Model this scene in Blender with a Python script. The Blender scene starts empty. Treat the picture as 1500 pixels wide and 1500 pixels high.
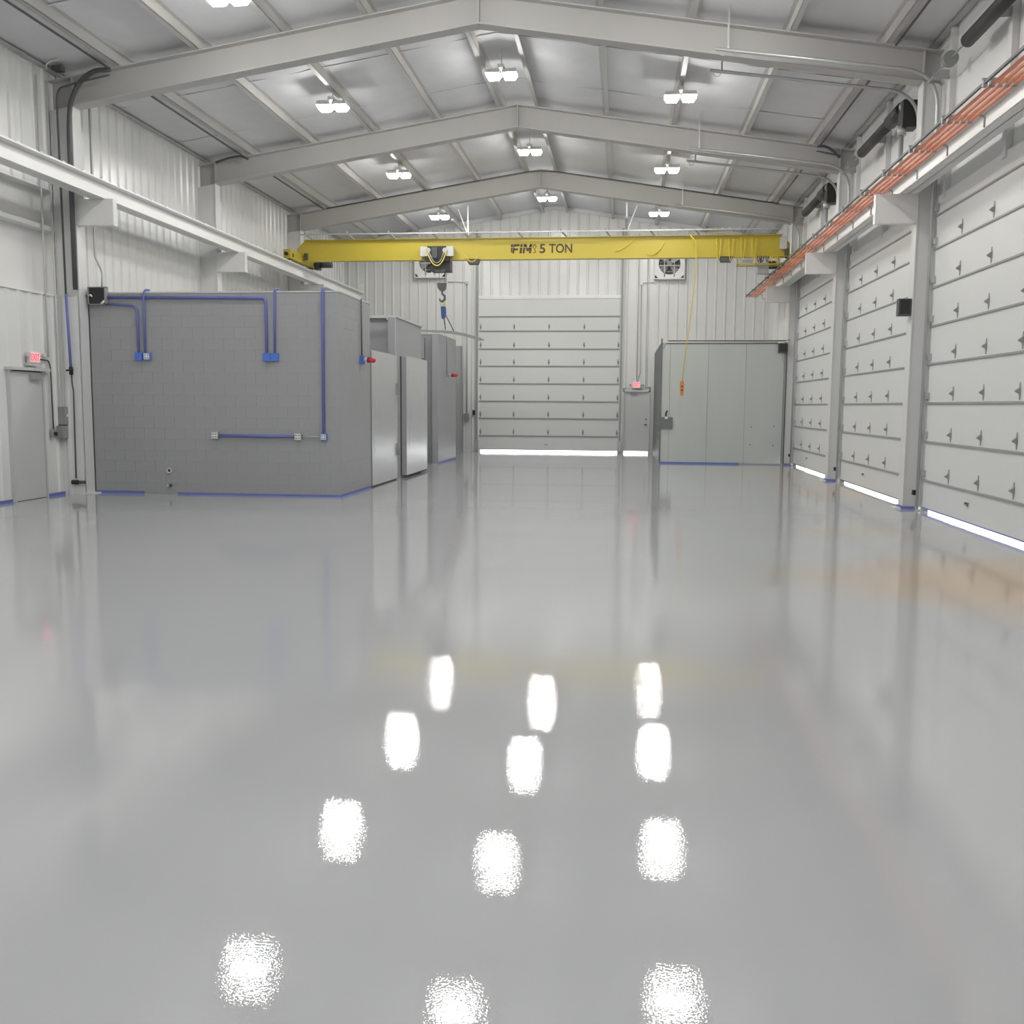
import bpy, math, random
from mathutils import Matrix, Vector
random.seed(7)
scene = bpy.context.scene
col = scene.collection

# ------------------------------------------------------------------ camera
CAM_H = 1.687
def setup_camera():
    yaw, pit, rol = (math.radians(a) for a in (6.422, -6.217, 0.397))
    F = Vector((-math.sin(yaw) * math.cos(pit), math.cos(yaw) * math.cos(pit), math.sin(pit)))
    R = Vector((math.cos(yaw), math.sin(yaw), 0)); U = R.cross(F)
    c, s = math.cos(rol), math.sin(rol)
    R, U = c * R + s * U, -s * R + c * U
    cd = bpy.data.cameras.new('camera'); cd.sensor_width = 36; cd.lens = 36 * 1436 / 1500
    cd.clip_end = 300; cd.clip_start = 0.05
    co = bpy.data.objects.new('camera', cd); col.objects.link(co)
    m = Matrix((R, U, -F)).transposed().to_4x4(); m.translation = Vector((0, 0, CAM_H))
    co.matrix_world = m
    scene.camera = co
setup_camera()
# ------------------------------------------------------------------ world, exposure
w = bpy.data.worlds.new('overcast_sky'); scene.world = w; w.use_nodes = True
bg = w.node_tree.nodes['Background']; bg.inputs[0].default_value = (0.93, 0.96, 1.0, 1); bg.inputs[1].default_value = 7.0
scene.view_settings.view_transform = 'Standard'
scene.view_settings.look = 'None'
scene.view_settings.gamma = 1.0
scene.view_settings.exposure = 0.0
LED_STRENGTH = 142.0        # radiance of every LED head of the high bay lamps

# ------------------------------------------------------------------ materials
MATS = {}
def mat(name, color, rough=0.5, metal=0.0, spec=0.5, emit=0.0, var=0.0, vscale=(3, 3, 3), bump=0.0, bscale=80.0, rvar=0.0, coat=0.0, aniso=None):
    m = bpy.data.materials.new(name); m.use_nodes = True
    nt = m.node_tree; b = nt.nodes['Principled BSDF']
    b.inputs['Base Color'].default_value = (*color, 1)
    b.inputs['Roughness'].default_value = rough
    b.inputs['Metallic'].default_value = metal
    b.inputs['Specular IOR Level'].default_value = spec
    b.inputs['Coat Weight'].default_value = coat
    if emit:
        b.inputs['Emission Color'].default_value = (*color, 1); b.inputs['Emission Strength'].default_value = emit
    if var or bump or rvar:
        tc = nt.nodes.new('ShaderNodeTexCoord')
        mp = nt.nodes.new('ShaderNodeMapping'); mp.inputs['Scale'].default_value = vscale
        nt.links.new(tc.outputs['Object'], mp.inputs[0])
        nz = nt.nodes.new('ShaderNodeTexNoise'); nz.inputs['Scale'].default_value = 1.0; nz.inputs['Detail'].default_value = 5
        nt.links.new(mp.outputs[0], nz.inputs['Vector'])
        if var:
            mx = nt.nodes.new('ShaderNodeMix'); mx.data_type = 'RGBA'
            mx.inputs['A'].default_value = (*[c * (1 - var) for c in color], 1)
            mx.inputs['B'].default_value = (*[min(1, c * (1 + var)) for c in color], 1)
            nt.links.new(nz.outputs['Fac'], mx.inputs['Factor']); nt.links.new(mx.outputs['Result'], b.inputs['Base Color'])
        if rvar:
            mr = nt.nodes.new('ShaderNodeMapRange'); mr.inputs['From Min'].default_value = 0.3; mr.inputs['From Max'].default_value = 0.7
            mr.inputs['To Min'].default_value = max(0.02, rough - rvar); mr.inputs['To Max'].default_value = rough + rvar
            nt.links.new(nz.outputs['Fac'], mr.inputs[0]); nt.links.new(mr.outputs[0], b.inputs['Roughness'])
        if bump:
            n2 = nt.nodes.new('ShaderNodeTexNoise'); n2.inputs['Scale'].default_value = bscale; n2.inputs['Detail'].default_value = 2
            nt.links.new(tc.outputs['Object'], n2.inputs['Vector'])
            bp = nt.nodes.new('ShaderNodeBump'); bp.inputs['Strength'].default_value = bump; bp.inputs['Distance'].default_value = 0.01
            nt.links.new(n2.outputs['Fac'], bp.inputs['Height']); nt.links.new(bp.outputs[0], b.inputs['Normal'])
    MATS[name] = m
    return m

WALL = mat('white_wall_sheet', (0.76, 0.765, 0.75), 0.24, var=0.03, bump=0.10, bscale=1.6)
WALLF = mat('white_flat_liner', (0.82, 0.82, 0.805), 0.38, var=0.02, bump=0.12, bscale=1.2)
CEIL = mat('vinyl_insulation', (0.71, 0.715, 0.735), 0.7, spec=0.25, var=0.05, bump=0.2, bscale=1.3)
COLM = mat('white_column_paint', (0.72, 0.72, 0.71), 0.45, var=0.02)
FRAME = mat('primed_white_steel', (0.52, 0.512, 0.495), 0.6, var=0.03, bump=0.03, bscale=6)
BEAMW = mat('bright_white_steel', (0.78, 0.78, 0.77), 0.35, var=0.02)
DOORP = mat('white_door_skin', (0.73, 0.74, 0.73), 0.42, var=0.015, bump=0.06, bscale=160)
STRUT = mat('grey_galvanised_strut', (0.33, 0.34, 0.325), 0.45, metal=0.1)
HARD = mat('zinc_hardware', (0.48, 0.49, 0.49), 0.38, metal=0.55)
GAP = mat('black_rubber_seal', (0.05, 0.05, 0.055), 0.7)
TRACK = mat('galvanised_track', (0.52, 0.53, 0.52), 0.4, metal=0.5, var=0.05)
MAND = mat('pale_grey_door_paint', (0.60, 0.61, 0.60), 0.45)
BLOCK = mat('grey_block_paint', (0.345, 0.35, 0.362), 0.42, var=0.04, vscale=(2, 2, 2), bump=0.05, bscale=90)
BLOCKJ = mat('grey_joint_paint', (0.335, 0.34, 0.352), 0.5)
BOOTHG = mat('grey_panel_paint', (0.37, 0.375, 0.39), 0.42, var=0.03)
CAPL = mat('light_grey_coping', (0.58, 0.585, 0.58), 0.4)
STEEL = mat('brushed_stainless', (0.74, 0.745, 0.75), 0.28, metal=0.7, var=0.012, vscale=(1, 14, 0.4), rvar=0.008)
GALV = mat('galvanised_sheet', (0.54, 0.565, 0.545), 0.32, metal=0.35, var=0.06, vscale=(1.6, 1.6, 0.4), rvar=0.05)
GALVD = mat('dark_grey_sheet', (0.17, 0.18, 0.18), 0.5, var=0.06)
DGREY = mat('charcoal_box', (0.085, 0.088, 0.085), 0.5)
MGREY = mat('mid_grey_enclosure', (0.30, 0.31, 0.30), 0.45)
BLACK = mat('black_plastic', (0.025, 0.025, 0.027), 0.5)
BARREL = mat('black_barrel', (0.045, 0.045, 0.045), 0.55)
YELLOW = mat('crane_yellow', (0.52, 0.415, 0.05), 0.35, var=0.04, vscale=(0.6, 2, 2))
YCABLE = mat('yellow_cable', (0.72, 0.56, 0.08), 0.5)
INK = mat('black_lettering', (0.05, 0.035, 0.02), 0.5)
BLUE = mat('blue_masking_tape', (0.15, 0.185, 0.50), 0.6, var=0.15, vscale=(6, 6, 6))
BLUEB = mat('bright_blue_tape', (0.09, 0.20, 0.66), 0.55, var=0.15, vscale=(12, 12, 12))
SLINGB = mat('blue_sling_sleeve', (0.05, 0.09, 0.27), 0.7)
GREENY = mat('lime_shackle', (0.5, 0.62, 0.08), 0.5)
ORANGE = mat('orange_conductor', (0.85, 0.30, 0.17), 0.4, var=0.15, vscale=(20, 2, 20))
PORANGE = mat('orange_pendant_case', (0.72, 0.25, 0.05), 0.5)
RED = mat('red_plastic', (0.55, 0.05, 0.05), 0.4)
WPLAST = mat('white_plastic', (0.82, 0.82, 0.80), 0.4)
PIPE = mat('grey_conduit', (0.46, 0.47, 0.46), 0.35, metal=0.4)
WPIPE = mat('white_painted_conduit', (0.60, 0.60, 0.57), 0.4)
DPIPE = mat('dark_conduit', (0.10, 0.10, 0.105), 0.5)
SIGNR = mat('lit_red_letters', (1.0, 0.10, 0.14), 0.4, emit=1.1)
SIGNW = mat('lit_sign_face', (1.0, 0.55, 0.58), 0.4, emit=0.35)
LED = mat('led_panel_light', (1.0, 0.985, 0.95), 0.4, emit=LED_STRENGTH)
LAMPH = mat('white_lamp_housing', (0.75, 0.75, 0.74), 0.4)
CONC = mat('outdoor_concrete', (0.55, 0.54, 0.52), 0.8, var=0.05)

def floor_material():
    m = bpy.data.materials.new('grey_epoxy_floor'); m.use_nodes = True
    nt = m.node_tree; N = nt.nodes; L = nt.links; b = N['Principled BSDF']
    tc = N.new('ShaderNodeTexCoord')
    nz = N.new('ShaderNodeTexNoise'); nz.inputs['Scale'].default_value = 0.35; nz.inputs['Detail'].default_value = 4
    L.new(tc.outputs['Object'], nz.inputs['Vector'])
    base = N.new('ShaderNodeMix'); base.data_type = 'RGBA'
    base.inputs['A'].default_value = (0.452, 0.463, 0.480, 1); base.inputs['B'].default_value = (0.484, 0.494, 0.508, 1)
    L.new(nz.outputs['Fac'], base.inputs['Factor'])
    # soft-edged tan patches mixed into the floor colour beside the overhead doors
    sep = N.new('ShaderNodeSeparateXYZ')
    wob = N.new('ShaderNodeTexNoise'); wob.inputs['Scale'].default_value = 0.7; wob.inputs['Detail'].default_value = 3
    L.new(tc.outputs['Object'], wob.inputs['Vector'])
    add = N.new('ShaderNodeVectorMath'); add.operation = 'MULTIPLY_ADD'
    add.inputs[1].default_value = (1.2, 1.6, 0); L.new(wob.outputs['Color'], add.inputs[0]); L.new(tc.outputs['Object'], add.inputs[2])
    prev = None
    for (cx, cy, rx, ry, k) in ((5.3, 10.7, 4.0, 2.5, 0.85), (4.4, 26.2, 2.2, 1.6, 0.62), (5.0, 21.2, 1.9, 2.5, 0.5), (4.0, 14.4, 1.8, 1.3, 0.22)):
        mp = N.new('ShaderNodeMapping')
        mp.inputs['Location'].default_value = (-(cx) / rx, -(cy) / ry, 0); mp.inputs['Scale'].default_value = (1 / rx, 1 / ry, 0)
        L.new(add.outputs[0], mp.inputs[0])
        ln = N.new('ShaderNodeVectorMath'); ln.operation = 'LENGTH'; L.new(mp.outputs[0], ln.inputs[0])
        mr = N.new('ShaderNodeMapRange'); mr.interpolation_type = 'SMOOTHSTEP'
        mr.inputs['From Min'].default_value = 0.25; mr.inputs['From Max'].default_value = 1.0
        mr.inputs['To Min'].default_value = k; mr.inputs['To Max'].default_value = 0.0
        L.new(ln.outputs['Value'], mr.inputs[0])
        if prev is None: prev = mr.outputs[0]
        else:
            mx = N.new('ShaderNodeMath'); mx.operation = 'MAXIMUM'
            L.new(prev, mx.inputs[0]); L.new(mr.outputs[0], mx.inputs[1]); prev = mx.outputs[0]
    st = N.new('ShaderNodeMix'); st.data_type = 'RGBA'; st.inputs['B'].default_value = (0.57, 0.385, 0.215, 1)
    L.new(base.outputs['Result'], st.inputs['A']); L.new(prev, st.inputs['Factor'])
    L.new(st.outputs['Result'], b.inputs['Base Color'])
    b.inputs['IOR'].default_value = 1.8
    rr = N.new('ShaderNodeMapRange'); rr.inputs['From Min'].default_value = 0.3; rr.inputs['From Max'].default_value = 0.7
    rr.inputs['To Min'].default_value = 0.013; rr.inputs['To Max'].default_value = 0.022
    L.new(wob.outputs['Fac'], rr.inputs[0]); L.new(rr.outputs[0], b.inputs['Roughness'])
    n2 = N.new('ShaderNodeTexNoise'); n2.inputs['Scale'].default_value = 120; n2.inputs['Detail'].default_value = 1.5
    L.new(tc.outputs['Object'], n2.inputs['Vector'])
    pk = N.new('ShaderNodeMapRange'); pk.interpolation_type = 'SMOOTHSTEP'
    pk.inputs['From Min'].default_value = 0.42; pk.inputs['From Max'].default_value = 0.85
    L.new(n2.outputs['Fac'], pk.inputs[0])
    n3 = N.new('ShaderNodeTexNoise'); n3.inputs['Scale'].default_value = 1.4; n3.inputs['Detail'].default_value = 1
    L.new(tc.outputs['Object'], n3.inputs['Vector'])
    bp = N.new('ShaderNodeBump'); bp.inputs['Strength'].default_value = 0.017; bp.inputs['Distance'].default_value = 0.01
    L.new(pk.outputs[0], bp.inputs['Height'])
    b2 = N.new('ShaderNodeBump'); b2.inputs['Strength'].default_value = 0.015; b2.inputs['Distance'].default_value = 0.05
    L.new(n3.outputs['Fac'], b2.inputs['Height']); L.new(bp.outputs[0], b2.inputs['Normal'])
    L.new(b2.outputs[0], b.inputs['Normal'])
    return m
FLOORM = floor_material()

# ------------------------------------------------------------------ builders
def wloc(o):
    v = Vector((0, 0, 0))
    while o is not None: v += o.location; o = o.parent
    return v
class MB:
    def __init__(s): s.v = []; s.f = []; s.smooth = []
    def _add(s, vs, fs, sm=False):
        n = len(s.v); s.v += [tuple(p) for p in vs]; s.f += [tuple(i + n for i in f) for f in fs]; s.smooth += [sm] * len(fs); return s
    def box(s, x0, x1, y0, y1, z0, z1):
        if x0 > x1: x0, x1 = x1, x0
        if y0 > y1: y0, y1 = y1, y0
        if z0 > z1: z0, z1 = z1, z0
        return s._add([(x0,y0,z0),(x1,y0,z0),(x1,y1,z0),(x0,y1,z0),(x0,y0,z1),(x1,y0,z1),(x1,y1,z1),(x0,y1,z1)],
                      [(0,3,2,1),(4,5,6,7),(0,1,5,4),(1,2,6,5),(2,3,7,6),(3,0,4,7)])
    def prism(s, poly, axis, a, b):
        # poly: list of 2D points in the plane normal to axis ('X': (y,z), 'Y': (x,z), 'Z': (x,y))
        def P(p, t):
            return {'X': (t, p[0], p[1]), 'Y': (p[0], t, p[1]), 'Z': (p[0], p[1], t)}[axis]
        n = len(poly); vs = [P(p, a) for p in poly] + [P(p, b) for p in poly]
        area = sum(poly[i][0] * poly[(i+1) % n][1] - poly[(i+1) % n][0] * poly[i][1] for i in range(n))
        flip = (area > 0) == ((b > a)) 
        if axis == 'Y': flip = not flip
        fs = [tuple(range(n)), tuple(range(2 * n - 1, n - 1, -1))] + [(i, n + i, n + (i+1) % n, (i+1) % n) for i in range(n)]
        if flip: fs = [tuple(reversed(f)) for f in fs]
        return s._add(vs, fs)
    def bar(s, p, q, wd, ht, up=(0, 0, 1)):
        p, q = Vector(p), Vector(q); d = (q - p).normalized(); u = Vector(up)
        if abs(d.dot(u)) > 0.98: u = Vector((0, 1, 0))
        r = d.cross(u).normalized(); u = r.cross(d)
        vs = [c + r * a * wd / 2 + u * b * ht / 2 for c in (p, q) for a, b in ((-1,-1),(1,-1),(1,1),(-1,1))]
        return s._add(vs, [(0,1,2,3),(7,6,5,4),(0,4,5,1),(1,5,6,2),(2,6,7,3),(3,7,4,0)])
    def tube(s, pts, r, n=8, cap=True):
        pts = [Vector(p) for p in pts]; m = len(pts)
        T = []
        for i in range(m):
            a = pts[max(0, i-1)]; b = pts[min(m-1, i+1)]; T.append((b - a).normalized())
        u = Vector((0, 0, 1)) if abs(T[0].z) < 0.9 else Vector((1, 0, 0))
        vs = []
        for i in range(m):
            u = (u - T[i] * u.dot(T[i]))
            if u.length < 1e-4: u = T[i].orthogonal()
            u.normalize(); w_ = T[i].cross(u)
            rr = r[i] if isinstance(r, (list, tuple)) else r
            vs += [pts[i] + (u * math.cos(t) + w_ * math.sin(t)) * rr for t in (2 * math.pi * k / n for k in range(n))]
        fs = [(i*n+k, i*n+(k+1) % n, (i+1)*n+(k+1) % n, (i+1)*n+k) for i in range(m-1) for k in range(n)]
        s._add(vs, fs, True)
        if cap:
            b0 = len(s.v) - n * m
            s.f += [tuple(b0 + k for k in reversed(range(n))), tuple(b0 + (m-1)*n + k for k in range(n))]; s.smooth += [False, False]
        return s
    def cyl(s, p, q, r, n=16): return s.tube([p, q], r, n)
    def mesh(s, name, material, origin=(0, 0, 0)):
        me = bpy.data.meshes.new(name); o = Vector(origin)
        me.from_pydata([tuple(Vector(v) - o) for v in s.v], [], s.f)
        me.polygons.foreach_set('use_smooth', s.smooth)
        me.materials.append(material); me.update()
        return me
    def build(s, name, material, parent=None, origin=None):
        o = bpy.data.objects.new(name, None) if False else None
        org = wloc(parent) if parent is not None else Vector(origin or (0, 0, 0))
        me = s.mesh(name, material, org)
        ob = bpy.data.objects.new(name, me); col.objects.link(ob)
        if parent is not None: ob.parent = parent
        else: ob.location = org
        return ob
def inst(name, me, loc, parent=None, rot=None):
    ob = bpy.data.objects.new(name, me); col.objects.link(ob)
    if parent is not None:
        ob.parent = parent; ob.location = Vector(loc) - wloc(parent)
    else: ob.location = loc
    if rot: ob.rotation_euler = rot
    return ob
def tag(o, label=None, cat=None, group=None, kind=None):
    if label: o['label'] = label
    if cat: o['category'] = cat
    if group: o['group'] = group
    if kind: o['kind'] = kind
    return o
def thing(name, loc, label, cat, group=None, kind=None):
    o = bpy.data.objects.new(name, None); col.objects.link(o); o.location = loc; o.empty_display_size = 0.2
    return tag(o, label, cat, group, kind)
def arc(c, r, a0, a1, n, plane):
    out = []
    for i in range(n + 1):
        a = math.radians(a0 + (a1 - a0) * i / n); u, v = r * math.cos(a), r * math.sin(a)
        out.append({'XZ': (c[0] + u, c[1], c[2] + v), 'YZ': (c[0], c[1] + u, c[2] + v), 'XY': (c[0] + u, c[1] + v, c[2])}[plane])
    return out
def rounded(pts, r, n=4):
    """polyline with its inner corners rounded"""
    P = [Vector(p) for p in pts]; out = [P[0]]
    for i in range(1, len(P) - 1):
        a, b, c = P[i-1], P[i], P[i+1]
        d1, d2 = (a - b), (c - b); k = min(r, d1.length * 0.45, d2.length * 0.45)
        s, e = b + d1.normalized() * k, b + d2.normalized() * k
        for j in range(n + 1):
            t = j / n; out.append(s * (1-t)**2 + b * 2 * t * (1-t) + e * t * t)
    out.append(P[-1]); return out

# ------------------------------------------------------------------ building dimensions
XL, XR = -10.25, 4.98            # inner faces of the side walls
YB, YF = -8.0, 35.70             # back wall (behind the camera), far wall
RIDGE = -2.55; SLOPE = 0.157
def roof(x): return 8.76 - SLOPE * abs(x - RIDGE)
FR = [-1.55, 4.65, 10.85, 17.05, 23.22, 29.48]   # near flange edge of each frame
FW = 0.28                                         # flange width
CXL, CXR = -9.82, 4.69           # inner flange faces of the columns

# ------------------------------------------------------------------ floor, ground, ceiling
g = MB().box(-60, 60, -50, 110, -0.40, -0.21).build('ground_outside', CONC); tag(g, 'pale concrete apron outside the building', 'ground', kind='structure')
a = MB().box(XR + 0.25, 12, YB, 50, -0.21, -0.012).box(-12, XR + 0.25, YF + 0.25, 50, -0.21, -0.012).build('apron', CONC, g)
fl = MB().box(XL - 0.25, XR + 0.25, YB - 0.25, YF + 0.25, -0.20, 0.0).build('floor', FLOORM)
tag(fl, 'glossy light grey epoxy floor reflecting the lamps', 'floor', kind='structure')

PURLX = [-8.92, -7.46, -5.97, -4.45, -2.95, -2.14, -0.53, 0.98, 2.58, 4.10]
def make_ceiling():
    xs = [XL - 0.2] + PURLX + [XR + 0.2]
    mb = MB(); ys = [YB - 0.2 + i * (YF + 0.4 - YB) / 66 for i in range(67)]
    cols = []
    for i in range(len(xs) - 1):
        n = 6
        for k in range(n):
            t = k / n; x = xs[i] + (xs[i+1] - xs[i]) * t
            if xs[i] < RIDGE < xs[i+1] and k == n // 2: x = RIDGE
            cols.append((x, 0.030 * math.sin(math.pi * t)))
    cols.append((xs[-1], 0))
    vs = []
    for y in ys:
        for (x, sag) in cols:
            vs.append((x, y, roof(x) - sag * (0.75 + 0.5 * math.sin(y * 3.1 + x * 2)) + 0.004 * math.sin(y * 7 + x * 5)))
    n = len(cols)
    fs = [(j*n+i, (j+1)*n+i, (j+1)*n+i+1, j*n+i+1) for j in range(len(ys)-1) for i in range(n-1)]
    mb._add(vs, fs, True)
    o = mb.build('ceiling', CEIL); tag(o, 'sloping ceiling of pale vinyl faced roof insulation', 'ceiling', kind='structure')
    # metal roof above
    r = MB().prism([(XL-0.3, roof(XL-0.3)+0.05), (RIDGE, 8.82), (XR+0.3, roof(XR+0.3)+0.05), (XR+0.3, roof(XR+0.3)+0.15), (RIDGE, 8.92), (XL-0.3, roof(XL-0.3)+0.15)], 'Y', YB-0.3, YF+0.3).build('roof_deck', WALL, o)
    # cross seams of the insulation blanket
    sm = None
    for k, y in enumerate([14.9, 19.4, 22.0, 25.2, 31.0]):
        for side in (-1, 1):
            mb = MB()
            xe = (XL + 0.1) if side < 0 else (XR - 0.1)
            mb.bar((RIDGE, y, roof(RIDGE) - 0.024), (xe, y, roof(xe) - 0.024), 0.05, 0.004)
            mb.build('insulation_seam', CEIL, o)
make_ceiling()

# purlins
ords = ['first', 'second', 'third', 'fourth', 'fifth']
for i, x in enumerate(PURLX):
    zt = roof(x); d = 0.20; up = 1 if x < RIDGE else -1          # flange points to the ridge
    sl = SLOPE * (1 if x < RIDGE else -1)
    # zee profile: top flange uphill, web, bottom flange downhill
    t = 0.012; wf = 0.075
    P = [(x, zt - d), (x, zt), (x + up * wf, zt + SLOPE * wf), (x + up * wf, zt + SLOPE * wf - t), (x + up * t, zt - t), (x + up * t, zt - d)]
    mb = MB().prism(P, 'Y', YB, YF)
    Q = [(x + up * t, zt - d + SLOPE * t), (x - up * wf, zt - d - SLOPE * wf), (x - up * wf, zt - d - SLOPE * wf + t), (x + up * t, zt - d + SLOPE * t + t)]
    mb.prism(Q, 'Y', YB, YF)
    o = mb.build('roof_purlin', FRAME, origin=(x, YB, zt - d))
    side = 'left wall' if x < RIDGE else 'right wall'
    k = i if x < RIDGE else len(PURLX) - 1 - i
    tag(o, 'white steel roof purlin, %s counted from the %s' % (ords[k], side), 'purlin', 'roof purlins under the insulation')
# eave struts
for x, s in ((XL + 0.02, 'left'), (XR - 0.02, 'right')):
    e = 1 if s == 'left' else -1
    o = MB().box(x, x + e * 0.10, YB, YF, roof(x) - 0.06, roof(x) - 0.03).build('eave_strut', FRAME, origin=(x, YB, roof(x)))
    o.name = 'trim_1' if s == 'left' else 'trim_2'
    tag(o, 'grey eave trim along the top of the %s wall' % s, 'trim', kind='structure')

# ------------------------------------------------------------------ frames
def ibeam_poly_rafter(side):
    xe = CXL if side < 0 else CXR
    return xe
FRNAME = {3: 'nearest of the three in view', 4: 'middle one of the three in view', 5: 'farthest of the three in view', 2: 'just out of view overhead', 1: 'above the camera', 0: 'behind the camera'}
for k, y in enumerate(FR):
    yc = y + FW / 2
    t = thing('steel_frame', (RIDGE, yc, 0), 'white steel roof frame with two columns, %s' % FRNAME[k], 'frame', 'steel building frames')
    RB = 0.71      # underside of rafter below roof line
    for side in (-1, 1):
        xo = XL if side < 0 else XR           # outer
        xi = CXL if side < 0 else CXR
        # column: inner flange, web, outer flange
        c = MB()
        c.box(xi, xi + side * 0.02, y, y + FW, 0, roof(xi) - RB)      # inner flange plate
        xq = xi + side * 0.02; xz = xo - side * 0.02
        c.prism([(xq, 0), (xz, 0), (xz, roof(xz) - RB - 0.001), (xq, roof(xq) - RB - 0.001)], 'Y', y + 0.022, y + FW - 0.022)
        c.box(xo - side * 0.02, xo - side * 0.004, y, y + FW, 0, roof(xo) - RB - 0.02)
        c.box(xi - side * 0.12, xo - side * 0.004, y - 0.02, y + FW + 0.02, 0, 0.02)     # base plate
        co = c.build('column', COLM, t)
        # rafter: web + two flanges following the slope
        x1 = xo - side * 0.004
        web = [(x1, roof(x1) - 0.2), (RIDGE, roof(RIDGE) - 0.2), (RIDGE, roof(RIDGE) - RB), (x1, roof(x1) - RB)]
        r = MB().prism(web, 'Y', yc - 0.006, yc + 0.006)
        for (off) in (0.2, RB - 0.022):
            xe = x1 if off < 0.3 else xi
            r.prism([(xe, roof(xe) - off), (RIDGE, roof(RIDGE) - off), (RIDGE, roof(RIDGE) - off - 0.022), (xe, roof(xe) - off - 0.022)], 'Y', y, y + FW)
        ra = r.build('rafter', FRAME, t)
        # stiffener at the knee
        MB().box(xi - side * 0.0, xi + side * 0.012, y + 0.005, y + FW - 0.005, roof(xi) - RB, roof(xi) - 0.2).build('stiffener', FRAME, t)
        # runway bracket: stub beam
        if k >= 2:
            z1, z0 = (5.30, 4.84) if side < 0 else (5.155, 4.69)
            xt = -9.13 if side < 0 else 4.045
            b = MB()
            b.box(xi, xt, y + 0.0, y + 0.14, z1 - 0.022, z1); b.box(xi, xt, y + 0.0, y + 0.14, z0, z0 + 0.022)
            b.box(xi, xt, y + 0.003, y + 0.018, z0 + 0.022, z1 - 0.022); b.box(xt, xt - side * 0.012, y, y + 0.14, z0 - 0.006, z1)
            b.build('runway_bracket', BEAMW if side > 0 else COLM, t)
    # ridge splice
    MB().box(RIDGE - 0.012, RIDGE + 0.012, y + 0.02, y + FW - 0.02, roof(RIDGE) - RB, roof(RIDGE) - 0.2).build('ridge_plate', FRAME, t)

# ------------------------------------------------------------------ walls
def ribbed(parent, mat_, axis, fixed, inward, a0, a1, z0, ztop, sheet=0.99, pitch=0.33, h=0.032, name='wall_panel'):
    """ribbed steel sheets; each about a metre wide and an object of its own"""
    n = max(1, round((a1 - a0) / sheet)); w_ = (a1 - a0) / n; p = w_ / 3
    for i in range(n):
        s = a0 + i * w_; prof = []
        for j in range(3):
            c = s + p * (j + 0.5)
            q0 = s + p * j
            prof += [(q0 + (0.002 if j == 0 else 0), 0), (c - 0.048, 0), (c - 0.018, h), (c + 0.018, h), (c + 0.048, 0)]
        prof += [(s + w_ - 0.002, 0)]
        vs = []
        for zf in (0, 1):
            for (u, d) in prof:
                x, y = (fixed + inward * d, u) if axis == 'Y' else (u, fixed + inward * d)
                zt = ztop(x) if callable(ztop) else ztop
                vs.append((x, y, zt if zf else z0))
        m = len(prof)
        fs = [(k, k + 1, m + k + 1, m + k) for k in range(m - 1)]
        if (axis == 'X') == (inward > 0): fs = [tuple(reversed(f)) for f in fs]
        MB()._add(vs, fs).build(name, mat_, parent)

# left wall
wl = MB().box(XL - 0.45, XL - 0.20, YB - 0.25, YF + 0.25, -0.2, roof(XL) + 0.1).build('wall_left', WALLF)
tag(wl, 'long white left wall of ribbed steel sheets', 'wall', kind='structure')
NB = 17.04
ribbed(wl, WALL, 'Y', XL, 1, YB, NB, 0.0, 3.58)                # lower liner in the near bays
ribbed(wl, WALL, 'Y', XL, 1, YB, NB, 5.45, roof(XL) - 0.02)    # upper sheets
ribbed(wl, WALL, 'Y', XL, 1, NB + FW, YF, 0.0, roof(XL) - 0.02)
MB().box(XL - 0.2, XL - 0.02, NB, NB + FW, 0, roof(XL)).build('column_infill', WALLF, wl)
MB().box(XL - 0.2, XL + 0.04, YB, NB, 3.575, 3.61).build('liner_cap', WALLF, wl)
MB().box(XL, CXL - 0.012, NB - 0.03, NB - 0.02, 0, 3.58).prism([(-10.16, NB - 0.03), (-10.13, NB - 0.055), (-10.09, NB - 0.055), (-10.06, NB - 0.03)], 'Z', 0, 3.58).build('column_wrap', WALL, wl)
MB().box(XL - 0.2, XL + 0.02, YB, NB, 5.43, 5.46).build('drip_flange', WALLF, wl)
MB().box(XL - 0.2, XL + 0.02, YB, NB, 4.72, 4.735).box(XL + 0.0, XL + 0.02, YB, NB, 4.735, 4.80).build('girt', BEAMW, wl)
# far wall
DX0, DX1, DZ = -5.24, -0.19, 5.59          # overhead door opening
MX0, MX1, MZ = -0.03, 0.94, 2.24           # exit door opening
wf = MB()
wf.box(XL - 0.45, DX0 + 0.02, YF + 0.02, YF + 0.25, -0.2, 8.9); wf.box(DX0, DX1, YF + 0.02, YF + 0.25, DZ - 0.02, 8.9)
wf.box(DX1 - 0.02, MX0 + 0.04, YF + 0.02, YF + 0.25, -0.2, 8.9); wf.box(MX0, MX1, YF + 0.02, YF + 0.25, MZ - 0.04, 8.9)
wf.box(MX1 - 0.04, XR + 0.3, YF + 0.02, YF + 0.25, -0.2, 8.9)
wf = wf.build('wall_far', WALLF); tag(wf, 'white far gable wall of ribbed steel sheets', 'wall', kind='structure')
ribbed(wf, WALL, 'X', YF, -1, XL, DX0 - 0.10, 0, roof)
ribbed(wf, WALL, 'X', YF, -1, DX0 - 0.10, DX1 + 0.04, DZ, roof)
ribbed(wf, WALL, 'X', YF, -1, DX1 + 0.04, MX1 + 0.03, MZ + 0.08, roof)
ribbed(wf, WALL, 'X', YF, -1, MX1 + 0.03, XR, 0, roof)
for sgn in (-1, 1):
    xe = XL if sgn < 0 else XR
    MB().prism([(RIDGE, 8.74), (xe, roof(xe) - 0.02), (xe, roof(xe) - 0.16), (RIDGE, 8.60)], 'Y', YF - 0.09, YF - 0.045).build('gable_angle', CEIL, wf)
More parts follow.
